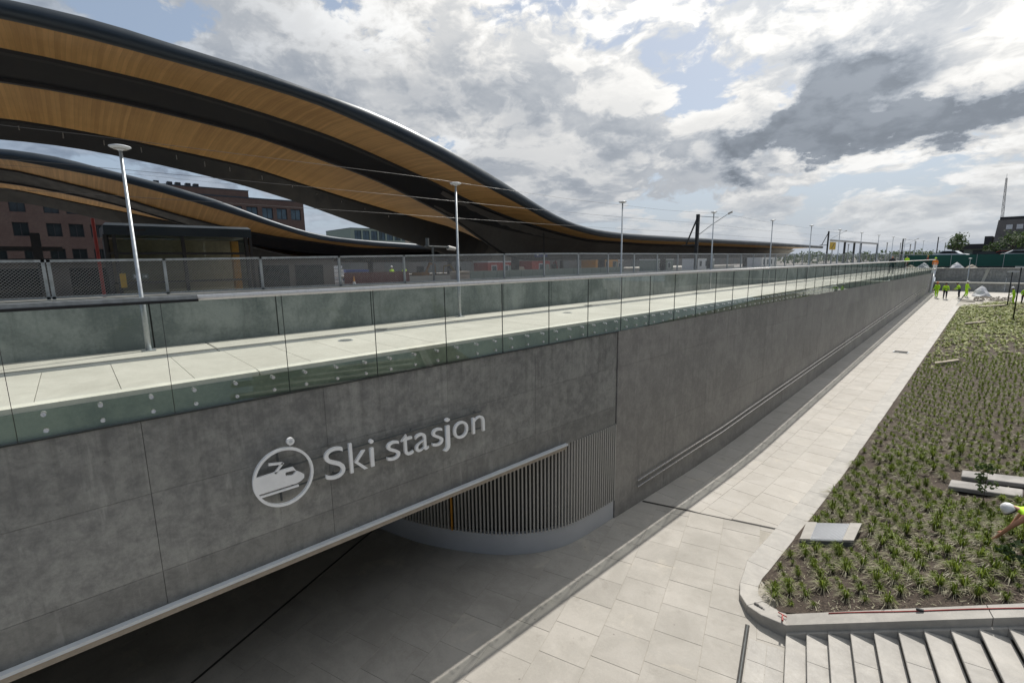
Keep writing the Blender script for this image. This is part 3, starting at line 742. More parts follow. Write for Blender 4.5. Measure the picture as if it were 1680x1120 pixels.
for i in range(20):
    a0 = .295+i*TR; z = .17*(i+1)
    # sloping skirt block beside each tread
    MB().hexa([un(a0, U0-.075, z-.2), un(a0+TR-.005, U0-.075, z-.2), un(a0+TR-.005, U0-.002, z-.2), un(a0, U0-.002, z-.2)],
              [un(a0, U0-.075, z+.03-.17+.12), un(a0+TR-.005, U0-.075, z+.03-.17+.12+.17), un(a0+TR-.005, U0-.002, z-.02+.17), un(a0, U0-.002, z-.02)]).build('skirt_stone', 'granite', st)
    for k in range(5):
        u1 = U0-.08-k*1.6-(.0 if i % 2 else 0); u0 = u1-1.594
        if i % 2: u1 = min(U0-.08, u1+.8); u0 += .8
        m = MB(); q = [(a0, u0), (a0+TR+.02, u0), (a0+TR+.02, u1), (a0, u1)]
        e = .008; tp = [un(a, b_, z) for a, b_ in ((q[0][0]+e, q[0][1]+.003), (q[1][0], q[1][1]+.003), (q[2][0], q[2][1]-.003), (q[3][0]+e, q[3][1]-.003))]
        m.hexa([un(a, b_, z-.045) for a, b_ in q], [un(a, b_, z-e) for a, b_ in q]); m.hexa([un(a, b_, z-e) for a, b_ in q], tp)
        r = [(max(a, q[0][0]+.06), b_) for a, b_ in q]; m.hexa([un(a, b_, z-.17) for a, b_ in r], [un(a, b_, z-.045) for a, b_ in r]); m.build('step_block', 'granite', st)
# soil
rows = []
yy = 10.4
ysb = [11.9+.9*i for i in range(61)]
g = MB(); rows = []
for y in ysb:
    x0 = kx(y)-.06; rows.append([(x0+(5.4-x0)*k/14, y, bedz(x0+(5.4-x0)*k/14, y)-.03+.02*math.sin(x0*3+k*2.1+y*1.7)) for k in range(15)])
g.loft(rows)
# front wedge down to the cheek wall
fr = []
for k in range(15):
    x, y, z = rows[0][k]
    s_ = (k/14)
    p = Vector((-3.15, 10.72, .2)) if k == 0 else None
    nn = -1.0+0; q = un((x*N.x+10.72*N.y), 11.0, 0); X = max(x, -3.0)
    yb = 11.0/U.y+X*math.tan(A16)
    fr.append((X, yb, .25+max(0, (X*N.x+yb*N.y)-n0)*SN))
g.loft([fr, [(max(a[0], -3.55), .5*(a[1]+b_[1]), .5*(a[2]+b_[2])-.0) for a, b_ in zip(fr, rows[0])], rows[0]])
g.loft([[(kx(66)+.0, 66.0, pz(66)-.02), (-2.0, 66.0, pz(66)+.2), (1, 66, bedz(1, 66)), (5.4, 66, bedz(5.4, 66))], [(-3.9, 67.0, pz(67)), (-2.2, 69.5, pz(69)+.02), (1, 71.5, pz(71.5)), (5.4, 71.5, pz(71.5))]])
tag(g.build('planting_bed', 'soil'), 'sloping bed of brown mulch behind the kerb', kind='structure')
def surf(X, Y):
    if Y >= 11.9: return bedz(X, Y)-.01
    yb = 11.0/U.y+max(X, -3)*math.tan(A16); zf = .25+max(0, (max(X, -3)*N.x+yb*N.y)-n0)*SN
    t = min(1, max(0, (Y-yb)/(11.9-yb))) if yb < 11.85 else 1
    return zf+(bedz(X, 11.9)-.03-zf)*t

# grass tufts
def tuft(m, c, r, h, ng, ns, rnd):
    r *= 1.45; h *= 1.15
    def blade(a, L, H, w, droop):
        d = Vector((math.cos(a), math.sin(a), 0)); e = Vector((-d.y, d.x, 0))*w
        p0 = c+d*.02; p1 = c+d*L*.45+Vector((0, 0, H)); p2 = c+d*L+Vector((0, 0, H*(1-droop)))
        m.add([p0-e, p0+e, p1+e*.8, p1-e*.8, p2], [(0, 1, 2, 3), (3, 2, 4)])
    m.cur = 0
    for k in range(ng): blade(rnd.uniform(0, 6.28), r*rnd.uniform(.25, .8), h*rnd.uniform(.5, 1.05), .008, rnd.uniform(-.1, .5))
    m.cur = 1
    for k in range(ns): blade(rnd.uniform(0, 6.28), r*rnd.uniform(.7, 1.25), h*rnd.uniform(.2, .5), .0075, rnd.uniform(.6, 1.1))
rnd = random.Random(3); tufts = []
for k in range(8):
    m = MB(); tuft(m, Vector((0, 0, 0)), .17+.02*(k % 3), .17+.015*(k % 4), 50, 38, rnd); tufts.append(m.mesh('grass_tuft', ['blade', 'straw']))
pts = []
for i in range(-2, 14):
    for k in range(-3, 140):
        s1, s2 = .35, .37
        jit = lambda a: rnd.uniform(-a, a)
        X = -3.45+i*s1+jit(.05)+(.18 if k % 2 else 0); Y = 11.0+k*s2+jit(.06)
        yb = 11.0/U.y+X*math.tan(A16)
        if Y < yb+.12 or X < kx(Y)+.14 or Y > 65: continue
        if Y < 12.0 and X < -3.32: continue
        if X < -2.95 and Y < 11.3 and (X+2.9)**2+(Y-11.45)**2 > .62: continue
        if -3.6 < X < -2.05 and 13.7 < Y < 15.3: continue            # hatch
        if -1.0 < X < 1.4 and 18.05 < Y < 20.1: continue           # slabs
        if rnd.random() < (.22 if math.sin(X*2.3+Y*.9)*math.sin(Y*.7-X) > .55 else .04): continue
        pts.append((X, Y))
pts.sort(key=lambda p: p[0]**2+p[1]**2+(8-surf(*p))**2)
shown = [p for p in pts if p[0] < .03*p[1]+.25]
extra = [p for p in pts if p not in set(shown)]
for i, (X, Y) in enumerate(shown[:295]):
    o = link('grass_tuft', tufts[rnd.randrange(8)], None, (X, Y, surf(X, Y)))
    o.rotation_euler = (0, 0, rnd.uniform(0, 6.28)); s_ = rnd.choice((.6, .8, .95, 1.05, 1.15, 1.35))*rnd.uniform(.9, 1.1); o.scale = (s_, s_, s_*rnd.uniform(.85, 1.15))
    tag(o, 'small tufted grass plant with dry outer blades in the mulch slope', 'grass plant', 'grass tufts planted in rows on the slope')
m = MB()
for X, Y in shown[295:]+extra:
    if Y > 40 and rnd.random() < .75: continue
    big = Y > 24
    tuft(m, Vector((X, Y, surf(X, Y))), rnd.uniform(.13, .23), rnd.uniform(.13, .21), 20 if big else 28, 16 if big else 26, rnd)
tag(m.build('grass_tufts', ['blade', 'straw']), 'rows of small grass tufts farther up the planted slope', kind='stuff')
# yellow-green ground cover at the far end
m = MB(); m.cur = 0
for q in range(5200):
    Y = rnd.uniform(37, 70.5); X = rnd.uniform(kx(min(Y, 66))+.15, 2.4)
    if Y > 66 and X < -4.2+(Y-66)*.55: continue
    if Y < 45 and rnd.random() > (Y-36)/10: continue
    row_ = math.sin(X*14+Y*1.2)
    if row_ < -.2 and Y < 48: continue
    z = bedz(X, min(Y, 66))-.02 if Y < 66 else pz(Y)+.05
    s_ = rnd.uniform(.06, .13); m.cur = 0 if rnd.random() < .7 else 1
    for k in range(7):
        a = rnd.uniform(0, 6.28); c = Vector((X+rnd.uniform(-.12, .12), Y+rnd.uniform(-.12, .12), z+rnd.uniform(.02, .13)))
        d = Vector((math.cos(a), math.sin(a), rnd.uniform(-.2, .5)))*s_*.7; e = Vector((-math.sin(a), math.cos(a), rnd.uniform(-.3, .3)))*s_*.5
        m.add([c-d, c+e, c+d, c-e], [(0, 1, 2, 3)])
tag(m.build('ground_cover', ['sedum', 'blade']), 'yellow-green ground cover planted on the far part of the slope', kind='stuff')

# loose dry straw and bark bits over the mulch
m = MB()
for q in range(6000):
    Y = 10.9+rnd.random()**1.6*32; X = rnd.uniform(kx(Y)+.08, 1.2)
    if Y < 11.0/U.y+max(X, -3)*math.tan(A16)+.05 or (X < -2.9 and Y < 11.3): continue
    c = Vector((X, Y, surf(X, Y)+.005)); a = rnd.uniform(0, 6.28); L = rnd.uniform(.03, .11); w = rnd.uniform(.004, .014)
    d = Vector((math.cos(a), math.sin(a), rnd.uniform(-.1, .5)))*L; e = Vector((-math.sin(a), math.cos(a), 0))*w; m.cur = 0 if rnd.random() < .6 else 1
    m.add([c-e, c+e, c+d+e*.6, c+d-e*.6], [(0, 1, 2, 3)])
tag(m.build('straw_litter', ['straw', 'bark']), 'dry straw and bark bits strewn over the mulch', kind='stuff')

# hatch in the bed
ht = thing('ventilation_hatch', 'rectangular metal grating hatch with pale end strips lying in the plants', 'hatch', (-2.9, 14.5, .1))
H = [Vector(p) for p in ((-3.60, 15.05, .30), (-2.30, 15.02, .82), (-2.26, 13.95, .80), (-3.46, 13.95, .30))]
def bil(a, b_): return H[0].lerp(H[1], a).lerp(H[3].lerp(H[2], a), b_)
def patch(a0, a1, b0, b1, z0, z1, name, mt):
    q = [bil(a0, b0), bil(a1, b0), bil(a1, b1), bil(a0, b1)]
    return MB().hexa([p+Vector((0, 0, z0)) for p in q], [p+Vector((0, 0, z1)) for p in q]).build(name, mt, ht)
patch(0, 1, 0, 1, -.35, -.03, 'frame', 'gutter'); patch(0, .2, 0, 1, -.03, .03, 'end_strip', 'granite'); patch(.8, 1, 0, 1, -.03, .03, 'end_strip', 'granite')
patch(.2, .8, 0, 1, -.03, .0, 'panel', 'steel')
m = MB()
for k in range(26):
    a0 = .2+.6*k/26; q = [bil(a0, .02), bil(a0+.011, .02), bil(a0+.011, .98), bil(a0, .98)]
    m.hexa([p for p in q], [p+Vector((0, 0, .018)) for p in q])
for k in range(16):
    b0 = .02+.96*k/16; q = [bil(.2, b0), bil(.8, b0), bil(.8, b0+.018), bil(.2, b0+.018)]
    m.hexa([p for p in q], [p+Vector((0, 0, .016)) for p in q])
m.build('grating', 'slatbase', ht)
# loose slabs
def slab(c, l, w, h, rz, tx, label, mt='slabold'):
    m = MB(); m.bev(-l/2, l/2, -w/2, w/2, 0, h, .02); o = link('concrete_slab', m.mesh('concrete_slab', mt), None, c); o.rotation_euler = (0, tx, rz)
    return tag(o, label, 'slab', 'concrete slabs lying in the bed')
slab((-.12, 18.62, surf(-.12, 18.62)+.02), 1.5, .62, .12, R(-1), -.15, 'lower of two grey concrete slabs lying among the plants')
slab((.32, 19.62, surf(.32, 19.62)+.02), 2.0, .62, .12, R(2), -.15, 'upper of two grey concrete slabs lying among the plants')
slab((-2.66, 38.1, surf(-2.66, 38.1)+.03), 1.1, .5, .14, R(10), -.3, 'weathered timber plank lying beside the footpath halfway along the bed', 'timber')
slab((-2.4, 53.5, surf(-2.4, 53.5)+.03), 1.2, .5, .14, R(10), -.2, 'weathered timber plank on the yellow ground cover', 'timber')
slab((-1.9, 64.5, surf(-1.9, 64.5)+.03), 1.9, .5, .14, R(30), -.1, 'weathered timber plank at the far edge of the bed', 'timber')
# hose on the cheek wall
hz_ = thing('garden_hose', 'thin red hose lying along the cheek wall above the stairs', 'hose', un(1.6, 10.8, .8))
hp = [un(n0+.75+i*.35, U1-.05-.012*i+.008*math.sin(i*1.3), .362+(.75+i*.35)*SN-.04) for i in range(18)]
MB().tube(hp, .011, 6).build('tube', 'hose', hz_, smooth=True)
MB().tube([hp[4]+Vector((-.06, 0, .012)), hp[4]+Vector((.05, 0, .03))], .028, 8).build('connector', 'black', hz_)
to = thing('hand_trowel', 'small red-handled tool left on the rounded kerb corner', 'tool', (-2.75, 10.35, .36))
MB().tube([(-2.88, 10.50, .345), (-2.70, 10.46, .36)], .014, 6).build('handle', 'hose', to); MB().tube([(-2.79, 10.47, .36), (-2.72, 10.26, .375)], [.012, .022], 6).build('blade', 'hose', to)
ps = MB()
for k in range(5): ps.tube([(-3.38+.05*k, 10.58-.02*k, .22), (-3.36+.05*k, 10.57-.02*k, .26+.01*(k % 2))], [.035, .02], 6)
tag(ps.build('stone_chip', 'slabold'), 'little heap of stone chips on the rounded kerb', 'stone')

# ------------------------------------------------------------------ trees and saplings
def leafy(m, c, r, n, size, rnd, flat=1.0):
    for k in range(n):
        d = Vector((rnd.gauss(0, 1), rnd.gauss(0, 1), rnd.gauss(0, 1))).normalized()*r*rnd.uniform(.3, 1)**.6; d.z *= flat
        p = c+d; a = Vector((rnd.uniform(-1, 1), rnd.uniform(-1, 1), rnd.uniform(-1, 1))).normalized(); b_ = a.orthogonal().normalized()
        s_ = size*rnd.uniform(.6, 1.3); m.add([p-a*s_, p+b_*s_*.6, p+a*s_, p-b_*s_*.6], [(0, 1, 2, 3)])
def tree(c, h, cr, label, rnd, n=260, size=.12, stems=1, name='young_tree', group=None, lowc=.35):
    t = thing(name, label, 'tree', c, 0, group); c = Vector(c); tr = MB(); cr_m = MB()
    for s_ in range(stems):
        lean = Vector((rnd.uniform(-.12, .12), rnd.uniform(-.12, .12), 0))*h*(1 if stems > 1 else .4)
        tip = c+lean+Vector((0, 0, h*.9)); th = .022 if h > 2 else .009
        tr.tube([c, c+lean*.4+Vector((0, 0, h*.45)), tip], [h*th, h*th*.65, h*.003], 7)
        for k in range(7):
            t0 = rnd.uniform(lowc, .9); p = c+lean*t0+Vector((0, 0, h*.9*t0)); a = rnd.uniform(0, 6.28)
            L = cr*rnd.uniform(.5, 1)*(1.15-t0*.5); q = p+Vector((math.cos(a)*L, math.sin(a)*L, L*.7)); tr.tube([p, q], [h*.007, h*.002], 5)
            leafy(cr_m, q, cr*.42, n//(7*stems), size, rnd)
        leafy(cr_m, tip, cr*.4, n//(6*stems), size, rnd)
    tr.build('trunk', 'bark', t); cr_m.build('crown', 'leaf', t); return t
rt = random.Random(11)
tree((-.12, 17.6, surf(-.12, 17.6)), 1.25, .28, 'slender sapling with few leaves in front of the loose slabs', rt, 150, .05)
tree((.45, 12.9, surf(.45, 12.9)), .6, .2, 'small leafy seedling at the edge of the picture beside the kneeling worker', rt, 110, .045)

# ------------------------------------------------------------------ people
def body_mesh(J, bones, mats, name='person'):
    """skin-modifier body: J joint -> (pos, radius); bones (a, b, material slot)"""
    names = list(J); me = bpy.data.meshes.new(name); me.from_pydata([J[k][0] for k in names], [(names.index(a), names.index(b_)) for a, b_, _ in bones], [])
    o = bpy.data.objects.new(name, me); COL.objects.link(o)
    md = o.modifiers.new('s', 'SKIN'); ly = me.skin_vertices[0] if me.skin_vertices else None
    if ly is None:
        bm = bmesh.new(); bm.from_mesh(me); bm.verts.layers.skin.verify(); bm.to_mesh(me); bm.free(); ly = me.skin_vertices[0]
    for i, k in enumerate(names):
        r = J[k][1]; ly.data[i].radius = r if isinstance(r, tuple) else (r, r); ly.data[i].use_root = (k == 'pelvis')
    md.use_smooth_shade = True; ss = o.modifiers.new('b', 'SUBSURF'); ss.levels = 1; ss.render_levels = 1
    bpy.context.view_layer.update()
    out = bpy.data.meshes.new_from_object(o.evaluated_get(bpy.context.evaluated_depsgraph_get())); bpy.data.objects.remove(o)
    for mt in mats: out.materials.append(MT[mt])
    segs_ = [(Vector(J[a][0]), Vector(J[b_][0]), s_) for a, b_, s_ in bones]
    for p in out.polygons:
        c = p.center; best = (9, 0)
        for a, b_, s_ in segs_:
            d = b_-a; t = max(0, min(1, (c-a).dot(d)/max(d.length_squared, 1e-9))); q = (c-(a+d*t)).length
            if q < best[0]: best = (q, s_)
        p.material_index = best[1]
    out.shade_smooth(); return out
def standing(stride=.0, armf=.0, lean=0., bent=.0):
    V = lambda x, y, z: (x, y+lean*max(0, z-.95)+bent*max(0, z-.95)*1.0, z-(bent*.35*max(0, z-.95)))
    J = {'pelvis': (V(0, 0, .95), (.15, .11)), 'waist': (V(0, 0, 1.12), (.14, .10)), 'chest': (V(0, .01, 1.33), (.17, .115)), 'neck': (V(0, 0, 1.50), .055), 'head': (V(0, .02, 1.60), .085), 'crown': (V(0, .02, 1.70), .085),
         'sl': (V(-.19, 0, 1.42), .07), 'el': (V(-.25, armf*.10, 1.15), .05), 'wl': (V(-.24, .08+armf*.25, .95), .035), 'hl': (V(-.23, .12+armf*.3, .87), .04),
         'sr': (V(.19, 0, 1.42), .07), 'er': (V(.25, -armf*.05, 1.15), .05), 'wr': (V(.24, .08+armf*.2, .93), .035), 'hr': (V(.23, .12+armf*.24, .85), .04),
         'pl': ((-.10, 0, .88), .11), 'kl': ((-.11, .04+stride*.5, .50), .075), 'al': ((-.11, stride-.02, .10), .05), 'tl': ((-.12, stride+.14, .04), .04),
         'pr': ((.10, 0, .88), .11), 'kr': ((.11, .04-stride*.3, .50), .075), 'ar': ((.11, -stride-.02, .10), .05), 'tr': ((.12, -stride+.14, .04), .04)}
    bones = [('pelvis', 'waist', 0), ('waist', 'chest', 0), ('chest', 'neck', 0), ('neck', 'head', 2), ('head', 'crown', 2),
             ('chest', 'sl', 0), ('sl', 'el', 0), ('el', 'wl', 0), ('wl', 'hl', 2), ('chest', 'sr', 0), ('sr', 'er', 0), ('er', 'wr', 0), ('wr', 'hr', 2),
             ('pelvis', 'pl', 1), ('pl', 'kl', 1), ('kl', 'al', 1), ('al', 'tl', 3), ('pelvis', 'pr', 1), ('pr', 'kr', 1), ('kr', 'ar', 1), ('ar', 'tr', 3)]
    return J, bones
helm = MB().lathe((0, 0, 0), [(.125, -.01), (.13, 0), (.115, .015), (.112, .05), (.09, .10), (.05, .125), (.01, .132)], 14)
def person(c, rz, label, top, bot, hat, **kw):
    J, bones = standing(**kw)
    o = link('person', body_mesh(J, bones, [top, bot, 'skin', 'black']), None, c); o.rotation_euler = (0, 0, rz)
    tag(o, label, 'person')
    if hat:
        h = Vector(J['crown'][0]); mh = MB().lathe((h.x, h.y, h.z+.0), [(.125, -.01), (.13, 0), (.115, .015), (.112, .05), (.09, .10), (.05, .125), (.01, .132)], 14)
        hb = link('helmet', mh.mesh('helmet', hat, True), o, (0, 0, 0))
    # reflective bands round the trousers / waist
    b = MB(); p = Vector(J['waist'][0]); b.lathe(p-Vector((0, 0, .03)), [(.19, 0), (.19, .045)], 12); s_ = link('belt_band', b.mesh('belt_band', bot), o, (0, 0, 0)); s_.scale = (1, .78, 1)
    return o
MT['orangecloth'] = simple('orange_cloth', (.75, .22, .04), .8)
MT['darkcloth'] = simple('charcoal_cloth', (.02, .022, .028), .85)
def gp(x, y): return (x, y, pz(y)+.003)
person(gp(-6.78, 72.4), R(160), 'worker in yellow hi-vis nearest the wall on the footpath', 'hivis', 'hivis', 'orangecloth', stride=.08, armf=.6)
person(gp(-5.98, 71.7), R(190), 'worker in hi-vis jacket and dark waist, second from the wall', 'hivis', 'navy', 'navy', stride=.05, armf=1.)
person(gp(-4.92, 73.0), R(80), 'worker in hi-vis stooping with dark jacket tied round the waist', 'hivis', 'navy', 'black', bent=.35, armf=1.4)
person(gp(-4.42, 73.9), R(250), 'worker in hi-vis with white helmet beside the pale tarp heap', 'hivis', 'hivis', 'helmet', stride=.05, armf=.5)
person(gp(-.62, 69.2), R(100), 'worker in hi-vis and white helmet behind the black lamp post', 'hivis', 'hivis', 'helmet', armf=1., bent=.2)
person(gp(.05, 69.6), R(200), 'worker in hi-vis at the very edge of the picture', 'hivis', 'navy', 'helmet', armf=1., bent=.4)
person((-9.0, 58.6, DECK), R(20), 'person in dark clothes walking along the upper walkway', 'darkcloth', 'darkcloth', None, stride=.16)
person((-11.2, 83.0, 6.3), R(20), 'person in red and yellow clothing far along the walkway', 'hivis', 'red', None, stride=.1)
person((-9.6, 88.0, 6.3), R(70), 'person in red clothing far beyond the walkway', 'red', 'navy', 'yellow', stride=.1)
person((-7.9, 79.5, 6.02), R(170), 'worker with yellow helmet and white trousers on the wall end', 'orangecloth', 'whitecloth', 'hivis', lean=.15, armf=.5)
person((-39.5, 21.6, 6.0), R(100), 'worker in hi-vis behind the maroon barrier under the canopy, left one', 'hivis', 'navy', 'helmet')
person((-39.5, 22.9, 6.0), R(100), 'worker in hi-vis behind the maroon barrier under the canopy, right one', 'hivis', 'navy', 'helmet')
# kneeling gardener close by, reaching to the soil
gx, gy = .56, 14.45; gz_ = surf(gx, gy)
def G(x, y, z): return (gx+x, gy+y, gz_+z)
hx, hy = -.46, -.02; hzz = surf(gx+hx, gy+hy)-gz_
J = {'pelvis': (G(.42, .10, .52), (.16, .14)), 'waist': (G(.26, .06, .62), (.145, .12)), 'chest': (G(.04, .02, .70), (.175, .13)), 'neck': (G(-.13, -.02, .73), .06), 'head': (G(-.22, -.03, .72), .09), 'crown': (G(-.30, -.03, .69), .085),
     'sl': (G(.02, -.19, .66), .075), 'el': (G(-.18, -.22, .38), .047), 'wl': (G(-.37, -.12, .10+hzz*.6), .031), 'hl': (G(hx+.02, hy-.06, hzz+.045), (.038, .022)),
     'sr': (G(.02, .22, .67), .075), 'er': (G(-.10, .26, .38), .047), 'wr': (G(-.20, .18, .14), .031), 'hr': (G(-.27, .14, .05), (.038, .022)),
     'pl': (G(.45, -.03, .44), .12), 'kl': (G(.12, -.12, .22), .08), 'al': (G(.50, -.13, .28), .055), 'tl': (G(.62, -.12, .32), .045),
     'pr': (G(.45, .22, .44), .12), 'kr': (G(.14, .32, .20), .08), 'ar': (G(.52, .30, .28), .055), 'tr': (G(.64, .30, .32), .045)}
bones = [('pelvis', 'waist', 1), ('waist', 'chest', 0), ('chest', 'neck', 0), ('neck', 'head', 2), ('head', 'crown', 2), ('chest', 'sl', 0), ('sl', 'el', 2), ('el', 'wl', 2), ('wl', 'hl', 2),
         ('chest', 'sr', 0), ('sr', 'er', 2), ('er', 'wr', 2), ('wr', 'hr', 2), ('pelvis', 'pl', 1), ('pl', 'kl', 1), ('kl', 'al', 1), ('al', 'tl', 3), ('pelvis', 'pr', 1), ('pr', 'kr', 1), ('kr', 'ar', 1), ('ar', 'tr', 3)]
for s_, (hh, sgn) in (('l', ('hl', 1)), ('r', ('hr', 1))):
    hp_ = Vector(J[hh][0])
    for k in range(4):
        b0 = hp_+Vector((-.035, -.030+.02*k, .0)); L = (.032, .038, .036, .028)[k]
        J['f%s%d' % (s_, k)] = (tuple(b0), .010); J['g%s%d' % (s_, k)] = (tuple(b0+Vector((-L, 0, -.012))), .009); J['h%s%d' % (s_, k)] = (tuple(b0+Vector((-L*1.6, 0, -.035))), .008)
        bones += [(hh, 'f%s%d' % (s_, k), 2), ('f%s%d' % (s_, k), 'g%s%d' % (s_, k), 2), ('g%s%d' % (s_, k), 'h%s%d' % (s_, k), 2)]
    J['t'+s_+'0'] = (tuple(hp_+Vector((-.005, .04, -.005))), .011); J['t'+s_+'1'] = (tuple(hp_+Vector((-.035, .058, -.02))), .009); bones += [(hh, 't'+s_+'0', 2), ('t'+s_+'0', 't'+s_+'1', 2)]
pn = link('person', body_mesh(J, bones, ['hivis', 'darkcloth', 'skin', 'black']), None, (0, 0, 0))
tag(pn, 'gardener in hi-vis top and white helmet kneeling and reaching into the soil', 'person')
hc = Vector(J['crown'][0]); m = MB().lathe((0, 0, 0), [(.130, -.06), (.132, -.03), (.125, .02), (.105, .07), (.06, .11), (.01, .122)], 20)
ho = link('helmet', m.mesh('helmet', 'helmet', True), pn, hc+Vector((.03, 0, .0))); ho.rotation_euler = (0, R(-48), 0)
m = MB().lathe((0, 0, 0), [(.128, -.085), (.136, -.075), (.134, -.062), (.128, -.058)], 20); h2 = link('helmet_band', m.mesh('helmet_band', 'black', True), ho, (0, 0, 0))

# ------------------------------------------------------------------ canopies
K = {
 'A': (-18, [(-0.4, 14.6), (0.2, 14.68), (1.3, 14.7), (2.0, 14.65), (3.2, 14.52), (5.0, 14.42), (6.7, 14.2), (9.4, 13.89), (12.0, 13.26), (15.0, 12.32), (17.6, 11.37), (19.2, 10.78), (21.0, 10.26), (23.0, 9.93), (25.8, 9.77), (29.4, 9.72), (35.6, 9.69), (51.7, 9.65), (72.1, 9.45)]),
 'A2': (-18, [(-0.5, 14.2), (1.2, 14.21), (2.9, 14.1), (5.3, 13.96), (7.4, 13.75), (10.2, 13.12), (12.9, 12.4), (16.1, 11.32), (17.6, 10.9), (19.8, 10.13), (22.3, 9.7), (24.6, 9.42), (28.5, 9.34), (35.7, 9.34), (72, 9.15)]),
 'B': (-21.5, [(-0.7, 14.44), (1.0, 14.41), (3.4, 14.31), (6.2, 14.0), (9.3, 13.5), (11.9, 12.82), (14.2, 12.18), (16.5, 11.40), (20.0, 10.57), (23.1, 10.03), (27.0, 9.5), (35, 9.3), (72, 9.2)]),
 'C': (-22.5, [(-0.9, 13.84), (0.5, 13.85), (2.5, 13.77), (6.4, 13.38), (7.7, 13.07), (9.8, 12.62), (12.1, 12.05), (14.2, 11.31), (16.2, 10.56), (18.9, 9.11), (20.4, 8.3), (22, 8.14), (72, 8.2)]),
 'D': (-27, [(-1.2, 13.62), (0.9, 13.51), (3.4, 13.28), (7.5, 12.80), (9.1, 12.38), (12.1, 11.72), (14.8, 11.19), (17.4, 10.73), (20.0, 10.3), (24, 8.8), (27, 8.25), (72, 8.3)]),
 'E': (-28, [(-1.4, 13.09), (1.2, 13.04), (2.3, 12.87), (4.0, 12.68), (7.1, 12.13), (9.8, 11.47), (12.9, 10.52), (16.6, 9.48), (18.9, 8.80), (21, 8.2), (23, 8.1), (72, 8.15)])}
K2 = {
 'A': (-40, [(-2.0, 14.71), (0.2, 14.61), (2.6, 14.05), (5.3, 13.51), (8.4, 12.68), (11.9, 11.4), (14.3, 10.7), (16.7, 10.28), (20.8, 10.0), (25.6, 9.8), (70, 9.6)]),
 'A2': (-40, [(-2.1, 14.21), (2.5, 13.57), (5.3, 12.91), (8.3, 12.05), (11.9, 10.98), (14.3, 10.29), (15.2, 10.04), (19.9, 9.6), (25, 9.35), (70, 9.2)]),
 'B': (-43, [(-2.3, 14.1), (2.6, 12.96), (5.5, 12.0), (8.8, 11.1), (12.7, 10.39), (15.3, 10.07), (20, 9.5), (70, 9.2)]),
 'C': (-44.5, [(-2.5, 13.46), (0.8, 12.92), (3.6, 12.26), (5.6, 11.6), (7.2, 11.1), (12, 9.4), (16, 8.5), (20, 8.2), (70, 8.2)]),
 'D': (-49, [(-2.8, 13.64), (0.8, 12.88), (3.9, 12.27), (7.4, 11.58), (12, 10.4), (18, 9), (22, 8.4), (70, 8.3)]),
 'E': (-50, [(-3.0, 12.83), (-1.2, 12.67), (2.7, 11.67), (8, 10.), (14, 8.6), (18, 8.2), (70, 8.15)])}
def canopy(K, label, x_off=0, step=.9, ystart=-16, yend=73, rise=-.12, hang=True):
    t = thing('platform_canopy', label, 'canopy', (K['C'][0], 10, 6))
    ys = []; y = ystart
    while y < yend: ys.append(y); y += step if y < 34 else 3.0
    def z(k, y):
        if y < K[k][1][0][0]: return smooth_at(K[k][1], K[k][1][0][0])+.012*0
        return smooth_at(K[k][1], y, 1.4)
    ex = lambda y: max(0, (K['A'][1][0][0]-y))*rise*.35
    def P(k, y, dx=0, dz=0): return (K[k][0]+dx, y, z(k, y)+dz+ex(y))
    # rounded front edge
    MB().loft([[P('A2', y, -.30, .02), P('A2', y, -.04, -.01), P('A2', y, .06, .05), (K['A'][0]+.10, y, .5*(z('A', y)+z('A2', y))+ex(y)), P('A', y, .04, -.05), P('A', y, -.10, .01), P('A', y, -.35, .02)] for y in ys]).build('front_edge', 'roofdark', t, smooth=True)
    MB().loft([[P('A', y, -.34, .015), P('A', y, -1.9, .16), ((K['A'][0]+K['E'][0])/2, y, max(z('A', y), z('B', y)+.2, z('C', y)+.5)+.25+ex(y)), P('D', y, 0, .55), P('E', y, -.1, .35)] for y in ys]).build('roof_skin', 'roofdark', t, smooth=True)
    def boards(k0, k1, d0, d1, name):
        MB().loft([[P(k0, y, -.28 if k0 == 'A2' else 0, d0), tuple((Vector(P(k0, y, 0, d0))+Vector(P(k1, y, 0, d1)))/2+Vector((0, 0, .07))), P(k1, y, 0, d1)] for y in ys]).build(name, 'wood', t, smooth=True)
    boards('A2', 'B', .015, .02, 'timber_soffit'); boards('C', 'D', .02, .02, 'timber_soffit')
    dep = lambda y: .9 if y < 16 else max(.22, .9-.68*(y-16)/11)
    def low(y, dx, dz):
        p = P('C', y, dx, dz); q = P('B', y, 0, 0)
        if q[2]-p[2] <= dep(y): return p
        f = dep(y)/(q[2]-p[2]); return (q[0]+(p[0]-q[0])*f, y, q[2]-dep(y)+dz)
    MB().loft([[P('B', y, .16, .02), P('B', y, .10, -.08), P('B', y, -.05, -.12), low(y, .05, .02), low(y, 0, -.04), low(y, -.12, .0), low(y, -.14, .08)] for y in ys]).build('longitudinal_beam', 'beamdark', t)
    MB().loft([[P('C', y, .10, .05), P('C', y, .08, -.05), P('C', y, -.12, -.05), P('C', y, -.12, .05)] for y in ys]).build('lower_flange', 'beamdark', t)
    MB().loft([[P('D', y, .12, .04), P('D', y, .08, -.06), P('E', y, .05, 0), P('E', y, 0, -.03), P('E', y, -.1, .0), P('E', y, -.12, .36)] for y in ys]).build('rear_beam', 'beamdark', t)
    return t, P, z
cv, CP, CZ = canopy(K, 'nearer of two sweeping platform canopies with timber soffits and dark beams')
